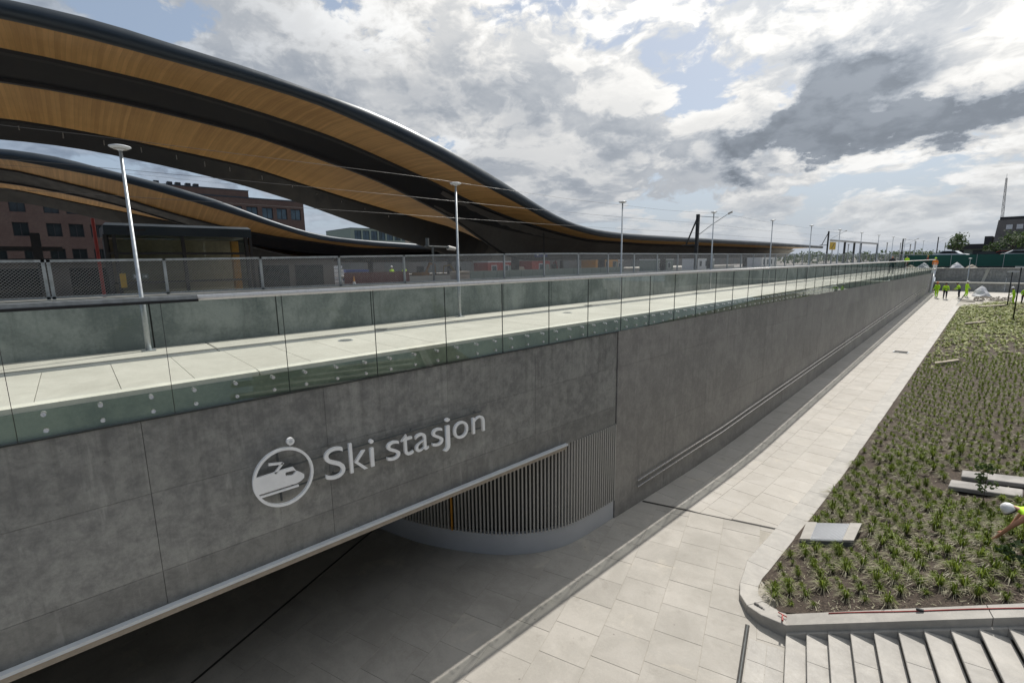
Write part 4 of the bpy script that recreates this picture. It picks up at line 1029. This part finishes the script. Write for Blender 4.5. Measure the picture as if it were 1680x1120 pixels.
# light panel shell where the beam meets the ground
rows = [[CP('B', y, .02, -.14), tuple(Vector(CP('B', y, -.1, -.1))*.5+Vector(CP('C', y, .03, .0))*.5+Vector((-.12, 0, 0))), CP('C', y, .06, -.02)] for y in [15+.8*i for i in range(72)]]
MB().loft(rows).build('shell_panel', 'shell', cv, smooth=True)
for i, (y, zz_) in enumerate([(-.76, 13.67), (.48, 13.56), (1.73, 13.48), (2.97, 13.36), (4.24, 13.23), (5.33, 13.04), (6.37, 12.95), (7.8, 12.7), (9.26, 12.46), (10.53, 12.19), (11.9, 11.88), (13.29, 11.57), (14.82, 11.2)]):
    MB().tube([(-27.1, y, zz_+.05), (-27.1, y, zz_-.38)], .02, 6).build('lamp_hanger', 'steel', cv)
cv2, _, _ = canopy(K2, 'farther of two sweeping platform canopies, lower in view behind the shelter', hang=False)
# supports so the canopies stand
for c_, X in ((cv, -24.5), (cv2, -46.5)):
    for y in (-12,):
        MB().tube([(X, y, 6), (X, y, 13.4)], [.35, .28], 12).build('column', 'beamdark', c_)
    for y in (23, 33, 43, 53, 63):
        MB().box(X-.2, X+.2, y-.2, y+.2, 6.7, 8.6).build('column', 'beamdark', c_)
# speaker and lamps under the canopy seen against the sky
pf = tag(MB().box(-29, -18.5, -16, 100, 6.0, 6.75).build('platform', 'lip'), 'station platform under the nearer canopy', kind='structure')
pf2 = tag(MB().box(-52, -41, -16, 100, 6.0, 6.75).build('platform', 'deck'), 'station platform under the farther canopy', kind='structure')
for x, ln in ((-14.3, 'steel rail nearest the mesh fence'), (-15.8, 'second steel rail from the mesh fence'), (-30.8, 'steel rail just behind the nearer platform'), (-32.3, 'second steel rail behind the nearer platform'), (-35.6, 'third steel rail behind the nearer platform'), (-37.1, 'steel rail just before the farther platform')):
    tag(MB().box(x-.04, x+.04, -16, 240, 6.05, 6.22).build('rail_track', 'rust'), ln, 'rail', 'steel rails of the tracks')

# ------------------------------------------------------------------ glazed shelter
sh = thing('glazed_shelter', 'dark steel box shelter with large glazed panels behind the mesh fence', 'shelter', (-30, 4.6, 6))
MB().bev(-33.5, -29.9, 1.4, 7.75, 9.55, 10.12, .12).build('roof', 'roofdark', sh)
for yy in (1.42, 1.75, 4.5, 7.45, 7.68): MB().box(-30.1, -29.92, yy-.07, yy+.07, 6, 9.56).build('frame_post', 'beamdark', sh)
MB().box(-30.08, -29.94, 1.49, 7.61, 8.62, 8.74).build('transom', 'beamdark', sh); MB().box(-30.08, -29.94, 1.49, 7.61, 7.2, 7.3).build('transom', 'beamdark', sh)
for a, b_ in ((1.82, 4.43), (4.57, 7.38)):
    for z0, z1 in ((7.3, 8.62), (8.74, 9.55), (6.2, 7.2)): MB().box(-30.03, -30.0, a, b_, z0, z1).build('pane', 'glasswin', sh)
MB().box(-33.4, -33.3, 1.5, 7.6, 6, 9.5).build('rear_wall', 'beige', sh); MB().box(-33.4, -30.1, 1.46, 1.56, 6, 9.5).build('side_wall', 'beamdark', sh)
MB().box(-30.02, -29.89, 2.3, 3.0, 9.75, 9.85).build('vent', 'black', sh); MB().box(-31.6, -31.2, 7.0, 7.35, 6, 9.4).build('timber_post', 'orange', sh)
for i, (yy, w, mt, lb) in enumerate(((1.55, .18, 'yellow', 'narrow yellow notice on the wall left of the nearest lamp'),)):
    tag(MB().box(-26.1, -26.0, yy-.02, yy+w, 7.15, 7.75).build('notice_board', mt), lb, 'notice')
ex_ = thing('exit_sign', 'pair of small green and white exit signs behind the fence', 'sign', (-26, 2.1, 7.6))
for yy in (1.96, 2.28):
    MB().box(-26.1, -26.05, yy, yy+.22, 7.5, 7.72).build('sign_panel', 'greygreen', ex_)
MB().prism([(0, 2.32, 7.59), (0, 2.40, 7.59), (0, 2.40, 7.54), (0, 2.47, 7.61), (0, 2.40, 7.68), (0, 2.40, 7.63), (0, 2.32, 7.63)], (-26.05, 0, 0), (-26.03, 0, 0)).build('arrow', 'white', ex_)
MB().box(-26.05, -26.03, 2.0, 2.14, 7.55, 7.68).build('door_symbol', 'white', ex_)
# low wall of the station hall behind the fence
hl = thing('station_hall', 'low dark station hall wall behind the fence at the left', 'building', (-34, 0, 6))
MB().box(-35, -34, -16, 14, 6, 8.35).build('wall', 'shell', hl)
for yy in (-9, -6, -3, 0, 9.0, 11.3): MB().box(-34.0, -33.96, yy, yy+1.9, 6.6, 8.0).build('window', 'win', hl)
MB().box(-35.2, -33.8, -16, 14, 8.35, 8.5).build('roof', 'beamdark', hl)
MB().tube([(-26, .94, 6), (-26, .94, 9.98)], .06, 8).build('mast', 'red', thing('red_mast', 'thin dark red mast in front of the brick building', 'mast', (-26, .94, 6)))
kp = thing('stop_sign_post', 'black signal head on a post in front of the brick building', 'signal', (-28, -1.0, 6))
MB().box(-28.1, -27.9, -1.02, -.72, 8.3, 9.45).build('signal_head', 'black', kp); MB().tube([(-28, -.87, 6), (-28, -.87, 8.3)], .07, 8).build('post', 'black', kp)
MB().box(-28.06, -27.96, -2.9, -.1, 8.72, 8.9).build('cross_arm', 'black', kp)

# ------------------------------------------------------------------ buildings
wh = thing('warehouse', 'long low grey warehouse far behind the canopies', 'building', (-70, 90, 6))
MB().box(-78, -70, 28, 200, 6, 8.9).build('wall', 'shell', wh); MB().box(-78.3, -69.7, 27.8, 200.2, 8.9, 9.1).build('roof', 'beamdark', wh)
for k in range(24): MB().box(-70, -69.95, 30+k*7, 33.5+k*7, 6.3, 8.1).build('door', 'gutter', wh)
def building(label, x, y0, y1, z1, wins, mat='brick', depth=14, name='brick_building', glass='win', steps=()):
    t = thing(name, label, 'building', (x-depth/2, (y0+y1)/2, 6)); d = .35
    MB().box(x-depth, x-d, y0+.01, y1-.01, 6, z1-.01).build('inner_wall', 'core', t)
    # facade piers between the window openings, so the windows are real recesses
    rows_ = sorted(set((w[2], w[3]) for w in wins)); f = MB(); zprev = 6.0
    for za, zb in rows_:
        f.box(x-d, x, y0, y1, zprev, za); yp = y0
        for w in sorted(w for w in wins if (w[2], w[3]) == (za, zb)):
            f.box(x-d, x, yp, w[0], za, zb); yp = w[1]
        f.box(x-d, x, yp, y1, za, zb); zprev = zb
    f.box(x-d, x, y0, y1, zprev, z1); f.box(x-depth, x-d, y0, y0+.3, 6, z1); f.box(x-depth, x-d, y1-.3, y1, 6, z1); f.build('wall', mat, t)
    MB().box(x-depth-.05, x+.05, y0-.05, y1+.05, z1, z1+.14).build('roof', 'roofdark', t)
    for k, w in enumerate(wins):
        fr_ = MB(); e = .07; fr_.box(x-.26, x-.18, w[0], w[1], w[2], w[2]+e); fr_.box(x-.26, x-.18, w[0], w[1], w[3]-e, w[3]); fr_.box(x-.26, x-.18, w[0], w[0]+e, w[2], w[3]); fr_.box(x-.26, x-.18, w[1]-e, w[1], w[2], w[3]); fr_.box(x-.26, x-.18, (w[0]+w[1])/2-e/2, (w[0]+w[1])/2+e/2, w[2], w[3])
        fo_ = fr_.build('window', 'beamdark', t); MB().box(x-.24, x-.22, w[0]+e, w[1]-e, w[2]+e, w[3]-e).build('pane', glass, fo_)
    for (a, b_, zt) in steps:
        MB().box(x-depth+.5, x-.02, a, b_, z1+.14, zt).build('roof_storey', mat, t); MB().box(x-depth+.45, x+.02, a-.05, b_+.05, zt, zt+.12).build('roof', 'roofdark', t)
    return t
wl = [(a, a+1.25, 11.55, 13.0) for a in (-11.2, -8.6, -6.3, -3.95, -1.3, .55, 2.4)]+[(a, a+1.25, 14.1, 15.3) for a in (-11.2, -8.6, -6.3, -3.95, -1.3, .55, 2.4)]+[(a, a+1.3, 8.8, 10.2) for a in (-11.2, -8.6, -6.0, -3.4, -1.35, .5, 2.4)]
building('brown brick office building with square windows at the far left', -75, -16, 4.35, 17.2, wl)
wr = [(a, a+1.42, 14.6, 16.15) for a in (5.3, 7.3, 9.3, 11.3, 13.3, 15.25, 17.2, 19.15, 21.15, 23.1, 25.05)]+[(a, a+1.42, 11.2, 12.8) for a in (5.3, 7.3, 9.3, 11.3, 13.3, 15.25, 17.2, 19.15, 21.15, 23.1, 25.05)]
bb = building('brown brick building with stepped roof and row of windows behind the canopy', -75, 4.4, 26.95, 17.25, wr, glass='winblue', steps=((8.5, 19.6, 18.2),))
for yy in (9.2, 10.6, 11.5, 12.6, 13.5): MB().box(-77.5, -76.5, yy, yy+.55, 18.32, 18.85).build('roof_vent', 'beamdark', bb)
gbld = [(a, a+1.9, z0, z0+2.4) for a in [55.5+2.3*i for i in range(11)] for z0 in (11.3, 14.3)]
building('distant pale green glass office block with flat roof', -120, 54.5, 82, 17.2, gbld, 'greygreen', 16, 'office_block', 'winblue')
for i, yy in enumerate((66.2, 72.0)): tag(MB().box(-113, -112.3, yy, yy+.9, 6, 18.3).build('timber_column', 'beige'), ('left' if i == 0 else 'right')+' pale timber column before the distant glass block', 'column')
wo_ = [(-28+i*4.2, -25+i*4.2, z0, z0+2.6) for i in range(16) for z0 in (5.2, 8.9, 12.6, 16.3)]
def opposite():  # out-of-view building, added to hold sky light off the wall and plaza
    t = thing('unseen_shading_building', 'unseen tall office building with window rows, added beyond the stairs to shade the plaza', 'building', (20, 5, 3.9))
    MB().box(13.6, 30, -30, 40, 3.9, 21).build('inner_wall', 'core', t); f = MB(); zp = 3.9
    for z0 in (5.2, 8.9, 12.6, 16.3): f.box(13, 13.6, -30, 40, zp, z0); zp = z0+2.6
    f.box(13, 13.6, -30, 40, zp, 21)
    for i in range(17): f.box(13.02, 13.6, -29.2+i*4.2-.8+.0, -28+i*4.2, 5.2, 18.9)
    f.build('wall', 'gutter', t); MB().box(12.8, 30.2, -30.2, 40.2, 21, 21.3).build('roof', 'roofdark', t)
    for a, b_, z0, z1 in wo_:
        w_ = MB().box(13.3, 13.4, a, b_, z0, z0+.08).build('window', 'beamdark', t); MB().box(13.34, 13.37, a, b_, z0+.08, z1).build('pane', 'winblue', w_)
opposite()
# ------------------------------------------------------------------ construction clutter seen through the fence
def excavator(c, s, rz, label, mt='orange'):
    t = thing('excavator', label, 'excavator', c, rz)
    def L(m, n, mat): o = link(n, m.mesh(n, mat), t, (0, 0, 0)); return o
    for sx in (-1, 1): m = MB(); m.prism([(0, -1.6*s, .15*s), (0, -1.4*s, 0), (0, 1.4*s, 0), (0, 1.6*s, .15*s), (0, 1.6*s, .5*s), (0, 1.35*s, .75*s), (0, -1.35*s, .75*s), (0, -1.6*s, .5*s)], (sx*.9*s-.22*s, 0, 0), (sx*.9*s+.22*s, 0, 0)); L(m, 'track', 'rubber')
    L(MB().bev(-1.0*s, 1.0*s, -1.5*s, .9*s, .8*s, 1.7*s, .12*s), 'body', mt); L(MB().bev(-1.0*s, -.2*s, -.1*s, .95*s, 1.7*s, 2.75*s, .1*s), 'cab', 'black'); L(MB().box(-.19*s, -.16*s, .0, .85*s, 1.85*s, 2.6*s), 'window', 'winblue')
    L(MB().tube([(.3*s, .6*s, 1.4*s), (.3*s, 2.0*s, 3.2*s), (.3*s, 3.4*s, 3.0*s)], [.2*s, .24*s, .16*s], 6), 'boom', mt); L(MB().tube([(.3*s, 3.3*s, 3.1*s), (.3*s, 3.6*s, 1.4*s)], [.17*s, .1*s], 6), 'stick', mt)
    L(MB().prism([(0, 3.3*s, 1.4*s), (0, 3.8*s, 1.4*s), (0, 3.9*s, .8*s), (0, 3.5*s, .6*s), (0, 3.2*s, .9*s)], (0, 0, 0), (.6*s, 0, 0)), 'bucket', 'beamdark'); return t
excavator((-44, 27.6, 6.0), .62, R(20), 'orange excavator with raised boom behind the second lamp')
excavator((-46, 34.0, 6.0), .55, R(170), 'small yellow excavator behind the fence by the second lamp', 'yellow')
excavator((-42, 47.0, 6.0), .62, R(60), 'red excavator half hidden behind the pale green barrier', 'red')
def cabin(c, l, w, h, mt, label, stripe='white', rz=0):
    t = thing('site_cabin', label, 'cabin', c, rz)
    def L(m, n, mat): return link(n, m.mesh(n, mat), t, (0, 0, 0))
    L(MB().bev(-w/2, w/2, -l/2, l/2, .12, h, .05), 'body', mt); L(MB().box(-w/2-.05, w/2+.05, -l/2-.05, l/2+.05, h, h+.12), 'roof', stripe)
    n = max(1, int(l/1.6))
    for k in range(n):
        y = -l/2+(k+.5)*l/n; f = L(MB().box(w/2, w/2+.04, y-.38, y+.38, h*.42, h*.85), 'window', stripe); link('pane', MB().box(w/2+.04, w/2+.05, y-.31, y+.31, h*.46, h*.81).mesh('pane', 'winblue'), f, (0, 0, 0))
    L(MB().box(w/2, w/2+.03, l/2-.75, l/2-.1, .15, h*.82), 'door', 'greygreen')
cabin((-40, 34.2, 6.0), 3.4, 2.4, 2.0, 'red', 'red site cabin with pale windows behind the fence, left one')
cabin((-40, 40.6, 6.0), 3.0, 2.4, 2.1, 'red', 'red site cabin behind the fence, between two fence posts')
cabin((-40, 53.5, 6.0), 5.0, 2.4, 2.3, 'orange', 'orange site cabin behind the fence near the third lamp', 'beige')
cabin((-42, 58.5, 6.0), 3.4, 2.4, 2.0, 'beige', 'beige site cabin behind the fence by the third lamp')
cabin((-34, 58.0, 6.0), 4.5, 2.4, 2.0, 'greygreen', 'grey-green site cabin behind the fence by the fourth lamp')
cabin((-34, 70.0, 6.0), 5.5, 2.4, 2.2, 'white', 'white site cabin far along the fence')
cabin((-30, 84.0, 6.0), 6.5, 2.4, 2.3, 'slatbase', 'pale grey site cabin near the end of the canopy')
# maroon barrier, blue sign strip
mbx = thing('site_barrier', 'maroon boarded barrier behind the fence between the lamps', 'barrier', (-36, 18, 6))
for k in range(16): MB().box(-36.05, -36, 15.6+k*.36, 15.6+k*.36+.34, 6.05, 7.35).build('board', 'rust', mbx)
gbx = thing('site_barrier', 'pale grey-green panelled barrier behind the fence right of the second lamp', 'barrier', (-17, 20, 6))
for k in range(15): MB().box(-17.05, -17, 13.2+k*.8, 13.2+k*.8+.77, 6.02, 7.62-.0*k).build('panel', 'greygreen', gbx)
for i, (y, x, mt, l, h) in enumerate(((15.2, -38, 'whitecloth', 1.9, 1.95), (17.6, -38, 'blue', 2.0, 1.6), (28.3, -38, 'beige', 1.8, 1.2), (36.8, -39, 'beige', 1.8, 1.5))):
    lb = ['stack of white building panels under tarps behind the fence', 'blue stack of insulation boards behind the fence', 'beige pallet load beside the orange excavator', 'beige pallet load between the red cabins'][i]
    t = thing('material_stack', lb, 'pallet load', (x, y, 6)); rr = random.Random(i)
    for k in range(7):
        z0 = 6+h*k/7; MB().box(x-.6+rr.uniform(-.1, .1), x+.5+rr.uniform(-.1, .1), y-l/2+rr.uniform(-.2, .2), y+l/2+rr.uniform(-.3, .2), z0, z0+h/7*.8).build('board', mt if k % 3 else 'white' if mt == 'whitecloth' else mt, t)
cn = thing('traffic_cone', 'small orange traffic cone behind the fence', 'cone', (-35, 15.9, 6)); MB().lathe((-35, 15.9, 6), [(.28, 0), (.28, .05), (.16, .06), (.03, 1.1)], 12).build('body', 'orange', cn)
MB().lathe((-35, 15.9, 6.45), [(.125, 0), (.09, .25)], 12).build('band', 'white', cn)
bs_ = thing('platform_sign', 'small blue platform sign hanging under the canopy shell', 'sign', (-20, 20.5, 8.4))
MB().box(-20.05, -20.0, 20.4, 21.5, 8.27, 8.52).build('panel', 'blue', bs_); MB().tube([(-20.02, 21.2, 8.52), (-20.02, 21.2, 9.7)], .03, 6).build('hanger', 'black', bs_); MB().box(-20.0, -19.99, 20.55, 20.7, 8.33, 8.46).build('symbol', 'white', bs_)
cc = thing('camera_bracket', 'grey surveillance camera on a horizontal bracket beside the second lamp', 'camera', (-13.5, 9.6, 8.6))
MB().tube([(-13.3, 8.5, 8.54), (-13.3, 9.5, 8.52)], .035, 6).build('arm', 'gutter', cc); MB().tube([(-13.3, 8.6, 8.55), (-13.3, 8.6, 8.8)], .06, 8).build('housing', 'gutter', cc); MB().tube([(-13.3, 9.4, 8.5), (-13.3, 9.7, 8.46)], [.08, .06], 10).build('camera_body', 'slat', cc); MB().tube([(-13.3, 8.8, 6.0), (-13.3, 8.8, 8.55)], .04, 6).build('post', 'gutter', cc)

# ------------------------------------------------------------------ catenary
def mast(x, y, h, label, strut=True):
    t = thing('catenary_mast', label, 'catenary mast', (x, y, 6)); z = 6+h
    MB().box(x-.09, x+.09, y-.09, y+.09, 6, z).build('post', 'black', t)
    if strut: MB().tube([(x-.75, y, z-1.95), (x-.05, y, z-.25)], .05, 6).build('strut', 'black', t); MB().tube([(x-1.0, y, z-1.95), (x+.1, y, z-1.95)], .05, 6).build('strut', 'black', t)
    MB().tube([(x, y, z-.12), (x+.6, y, z-.2), (x+1.35, y, z-.30)], .022, 6).build('top_tube', 'steel', t)
    MB().tube([(x+.05, y, z-1.35), (x+.9, y, z-.75), (x+2.0, y, z-.10)], .022, 6).build('bracket_arm', 'steel', t)
    MB().tube([(x+1.95, y, z-.12), (x+2.2, y, z-.02)], .06, 8).build('insulator', 'slat', t)
mast(-15, 30.5, 4.9, 'black leaning-strut catenary mast in front of the flat canopy roof')
mast(-20.1, 81, 5.75, 'dark catenary mast next to the yellow sign')
mast(-16, 112, 5.2, 'distant catenary mast beyond the gantry', False); mast(-15, 150, 6.4, 'tiny farthest catenary mast on the horizon', False)
ga = thing('portal_gantry', 'long horizontal portal gantry over the tracks beyond the canopy', 'gantry', (-20, 98, 6))
MB().box(-20.1, -19.9, 82, 114, 10.35, 10.60).build('beam', 'slat', ga)
for y in (90, 96, 100.5, 113.8): MB().box(-20.12, -19.88, y-.15, y+.15, 6, 10.4).build('post', 'beamdark', ga)
ys_ = thing('warning_sign', 'yellow rectangular board beside the far catenary mast', 'sign', (-20, 83, 9.6))
MB().box(-19.99, -19.93, 81.6, 84.6, 9.15, 10.25).build('board', 'yellow', ys_); MB().tube([(-20, 83.2, 6), (-20, 83.2, 9.2)], .08, 6).build('post', 'steel', ys_)
MB().prism([(0, 82.3, 9.3), (0, 82.6, 9.3), (0, 83.9, 10.1), (0, 83.6, 10.1)], (-19.93, 0, 0), (-19.92, 0, 0)).build('mark', 'black', ys_)
def wire(x, z, sag, y0, y1, label):
    p = []; n = 26
    for k in range(n+1):
        y = y0+(y1-y0)*k/n; u_ = ((y-y0) % 26)/26; p.append((x, y, z-sag*4*u_*(1-u_)))
    tag(MB().tube(p, .0045, 4).build('overhead_wire', 'black'), label, 'wire')
wire(-12.95, 10.72, .25, -21.5, 170, 'thin overhead wire nearest the fence, reaching the leaning mast')
wire(-14.6, 10.3, .10, -21.5, 170, 'second overhead wire from the fence at mast height')
wire(-14.9, 9.7, .05, -21.5, 170, 'lowest overhead wire crossing in front of the canopy')
wire(-30.5, 12.6, .3, -21.5, 190, 'overhead wire between the two platform canopies')
rt2 = random.Random(5)
m = MB()
for k in range(230):
    y = rt2.uniform(180, 420); x = rt2.uniform(-150, 60); c = Vector((x, y, 6+rt2.uniform(1, 2.6)*y/210)); leafy(m, c, rt2.uniform(2.0, 4.2), 55, .5, rt2, .6)
tag(m.build('distant_woods', 'leaf'), 'low dark line of distant woods on the horizon', kind='stuff')
# row of small distant signal and lamp masts beyond the gantry
for k, (x, y, h) in enumerate(((-26, 120, 4.6), (-22, 135, 5.0), (-17, 128, 4.4), (-19, 150, 5.4), (-15, 165, 5.2), (-14, 180, 5.0), (-24, 165, 5.5))):
    t = thing('signal_mast', 'one of the tiny distant signal masts on the horizon beyond the gantry', 'mast', (x, y, 6), 0, 'distant signal masts')
    MB().tube([(x, y, 6), (x, y, 6+h)], .09, 6).build('pole', 'slat', t); MB().box(x-.1, x+.1, y-.35, y+.35, 6+h-.05, 6+h+.12).build('lamp_head', 'slat', t)

# ------------------------------------------------------------------ end walls, green fence, right background
ew = thing('end_wall', 'two-tier dark concrete end wall closing the sunken path', 'wall', (0, 80, 3))
for k in range(9): MB().box(-7.98+k*3.2, -7.98+k*3.2+3.18, 80.0, 80.35, 2.6, 4.66).build('concrete_panel', 'wall', ew)
MB().box(-8, 21, 79.92, 82.2, 4.66, 4.80).build('ledge', 'deck', ew)
for k in range(9): MB().box(-8.0+k*3.2, -8.0+k*3.2+3.18, 82.2, 82.6, 4.80, 6.40).build('concrete_panel', 'wall', ew)
MB().box(-8, 21, 82.12, 83.3, 6.40, 6.47).build('coping', 'wall_far', ew)
MB().hexa([(-3.75, 82.0, 4.8), (-3.45, 82.0, 4.8), (-3.1, 82.19, 6.4), (-3.4, 82.19, 6.4)], [(-3.75, 82.1, 4.8), (-3.45, 82.1, 4.8), (-3.1, 82.2, 6.4), (-3.4, 82.2, 6.4)]).build('pale_strip', 'deck', ew)  # slanted paler strip on the upper tier
MB().box(21, 21.4, 66, 83.3, 2.6, 6.4).build('side_wall', 'wall', ew)
gf = thing('green_site_fence', 'dark green netted site fence along the top of the end wall', 'fence', (0, 88, 6.3))
for k in range(15): MB().box(-12.2+k*2.5, -12.2+k*2.5+2.46, 87.97, 88.0, 6.6, 8.15).build('fence_panel', 'greennet', gf); MB().box(-12.24+k*2.5, -12.2+k*2.5, 87.95, 88.03, 6.3, 8.2).build('post', 'steel', gf)
def heap(c, r, h, label, mt='tarp'):
    m = MB(); rr = random.Random(int(c[0]*10)+5); n = 12; rows = []
    for i in range(5):
        t = i/4; rows.append([(c[0]+r*(1-t)**.8*(1+.2*rr.uniform(-1, 1))*math.cos(6.283*k/n), c[1]+r*(1-t)**.8*(1+.2*rr.uniform(-1, 1))*math.sin(6.283*k/n), c[2]+h*t) for k in range(n)]); rows[-1].append(rows[-1][0])
    m.loft(rows); tag(m.build('tarp_heap', mt), label, 'heap')
heap((-3.3, 75.6, pz(75.6)), .95, 1.15, 'pale tarp-covered heap beside the workers on the path')
heap((-6.3, 84.3, 6.3), .8, .9, 'pale tarp heap on top of the end wall beside the white-trousered worker')
heap((-4.9, 84.6, 6.3), .7, .6, 'light sand heap on top of the end wall, farther right', 'beige')
for i, (x, y, rz, L) in enumerate(((-4.1, 70.0, -25, 1.5), (-3.4, 70.9, -35, 1.4), (-4.3, 71.2, -30, 1.3))):
    o = link('plank', MB().box(-L/2, L/2, -.07, .07, 0, .05).mesh('plank', 'black'), None, (x, y, pz(y)+.01)); o.rotation_euler = (0, 0, R(rz)); tag(o, ['dark plank on the path nearest the bed corner', 'dark plank on the path beside the rubble, farther right', 'dark plank at the stooping worker\'s feet'][i], 'plank')
m = MB(); rr = random.Random(9)
for k in range(160):
    x = rr.uniform(-3.6, -.6); y = rr.uniform(71.3, 74.5); s_ = rr.uniform(.04, .16); z = pz(y)
    m.add([(x-s_, y-s_*.8, z), (x+s_, y-s_, z), (x+s_*.8, y+s_, z), (x-s_, y+s_*.7, z), (x+rr.uniform(-.3, .3)*s_, y, z+s_*1.1)], [(0, 1, 4), (1, 2, 4), (2, 3, 4), (3, 0, 4), (3, 2, 1, 0)])
tag(m.build('rubble', 'beige'), 'pale rubble scattered at the far edge of the bed', kind='stuff')
# black lamp posts in the bed, grey lamp on the ledge
def post_lamp(x, y, h, label):
    z = surf(x, y); t = thing('garden_lamp', label, 'garden lamp', (x, y, z))
    MB().tube([(x, y, z), (x, y, z+h)], .045, 8).build('pole', 'black', t, smooth=True); MB().box(x-.35, x+.45, y-.12, y+.12, z+h, z+h+.09).build('lamp_head', 'slatbase', t); MB().tube([(x, y, z), (x, y, z+.15)], .09, 8).build('base', 'black', t)
post_lamp(-.35, 55.5, 4.2, 'black garden lamp with flat pale head, nearer one in the bed')
post_lamp(-.95, 65.5, 3.2, 'black garden lamp farther back in the bed, behind the nearer one')
lamp(-4.9, 80.9, 4.80, 2.9, 'grey lamp on the ledge of the end wall', None)
def car(c, rz, label, mt):
    t = thing('parked_car', label, 'car', c, rz)
    def L(m, n, mat, p=t, sm=False): return link(n, m.mesh(n, mat, sm), p, (0, 0, 0))
    prof = [(-2.1, .35), (-2.15, .75), (-1.9, .92), (-1.2, 1.0), (-.6, 1.45), (.9, 1.48), (1.6, 1.05), (2.1, .95), (2.15, .5), (2.1, .32)]
    L(MB().prism([(0, a, b_) for a, b_ in prof], (-.85, 0, 0), (.85, 0, 0)), 'body', mt)
    for sx in (-.86, .84): L(MB().prism([(0, -1.05, 1.02), (0, -.55, 1.38), (0, .85, 1.4), (0, 1.4, 1.06)], (sx, 0, 0), (sx+.02, 0, 0)), 'side_window', 'win')
    for sy in (-1.35, 1.35):
        for sx in (-.87, .67): w_ = disc_x(sx, sx+.2, .32, 14); w_.v = [(a, b_+sy, c_+.32) for a, b_, c_ in w_.v]; o = L(w_, 'wheel', 'rubber')
    for sx in (-.6, .6): L(MB().box(sx-.15, sx+.15, -2.17, -2.13, .62, .76), 'headlight', 'white')
car((-8.6, 104, 7.35), R(80), 'white car parked beyond the green fence at the wall end', 'white')
car((-.8, 96, 7.2), R(95), 'pale grey car parked beyond the green fence at the picture edge', 'slatbase')
car((-4.2, 99, 7.1), R(92), 'dark car parked beyond the green fence behind the grey lamp', 'beamdark')
car((-2.3, 104, 7.2), R(88), 'red car parked beyond the green fence', 'red')
emb = tag(MB().box(-11, 60, 92, 150, 5, 7.1).build('parking_terrace', 'asphalt'), 'raised asphalt parking terrace beyond the green fence', kind='structure')
gh = thing('long_hall', 'long low dark flat-roofed hall behind the parked cars', 'building', (0, 160, 6))
MB().box(-14.1, 40, 160, 185, 9.6, 10.75).build('roof', 'beamdark', gh); MB().box(-13.4, 40, 162, 185, 6, 9.6).build('wall', 'greygreen', gh)
for k in range(12): MB().box(-12.8+k*3.2, -11.2+k*3.2, 161.9, 162.0, 7.4, 9.3).build('window', 'win', gh)
db = thing('dark_tower_block', 'dark blocky building on the right horizon with a lower wing', 'building', (0, 255, 6))
MB().hexa([(-10.2, 250, 6), (30, 250, 6), (30, 275, 6), (-10.2, 275, 6)], [(-9.2, 250, 20.6), (30, 250, 20.6), (30, 275, 20.6), (-9.2, 275, 20.6)]).build('wall', 'shell', db); MB().box(-8.9, 30, 250, 275, 20.6, 21.6).build('roof', 'beamdark', db)
MB().box(-12.2, -10.1, 251, 272, 6, 15.0).build('side_wing', 'beamdark', db)
for k in range(9): MB().box(-7+k*2.6, -5.4+k*2.6, 249.9, 250.02, 17.2, 18.8).build('window', 'slatbase', db)
lt = thing('lattice_tower', 'tall thin lattice radio mast rising behind the dark building', 'radio mast', (-8.3, 262, 6))
m = MB()
for k, (a, b_) in enumerate(((-1, -1), (1, -1), (0, 1))): m.tube([(-8.3+a*.55, 262+b_*.5, 6), (-9.2+a*.2, 262+b_*.2, 36.5)], .09, 4)
m.build('leg', 'slat', lt); m = MB()
for k in range(26):
    t0, t1 = k/26, (k+1)/26; a = 1 if k % 2 else -1
    P_ = lambda t, s_: (-8.3-.9*t+s_*(.55-.35*t), 262-(.5-.3*t), 6+30.5*t)
    m.tube([P_(t0, a), P_(t1, -a)], .05, 4)
m.build('bracing', 'slat', lt); MB().tube([(-9.2, 262, 36.4), (-9.25, 262, 38.0)], .06, 5).build('antenna', 'slat', lt)
rt = random.Random(21)
tree((-9.6, 128, 7.1), 5.0, 1.7, 'small ragged tree standing against the sky left of the dark building', rt, 420, .22, 4)
tree((-2.0, 118, 7.1), 4.4, 2.0, 'bushy young tree in front of the dark building, left one', rt, 420, .20, 4)
tree((.4, 112, 7.1), 4.2, 1.8, 'bushy young tree in front of the dark building at the edge', rt, 420, .20, 4)
tree((-5.5, 140, 7.1), 3.4, 1.2, 'tiny tree above the dark flat hall roof', rt, 200, .2, 3)
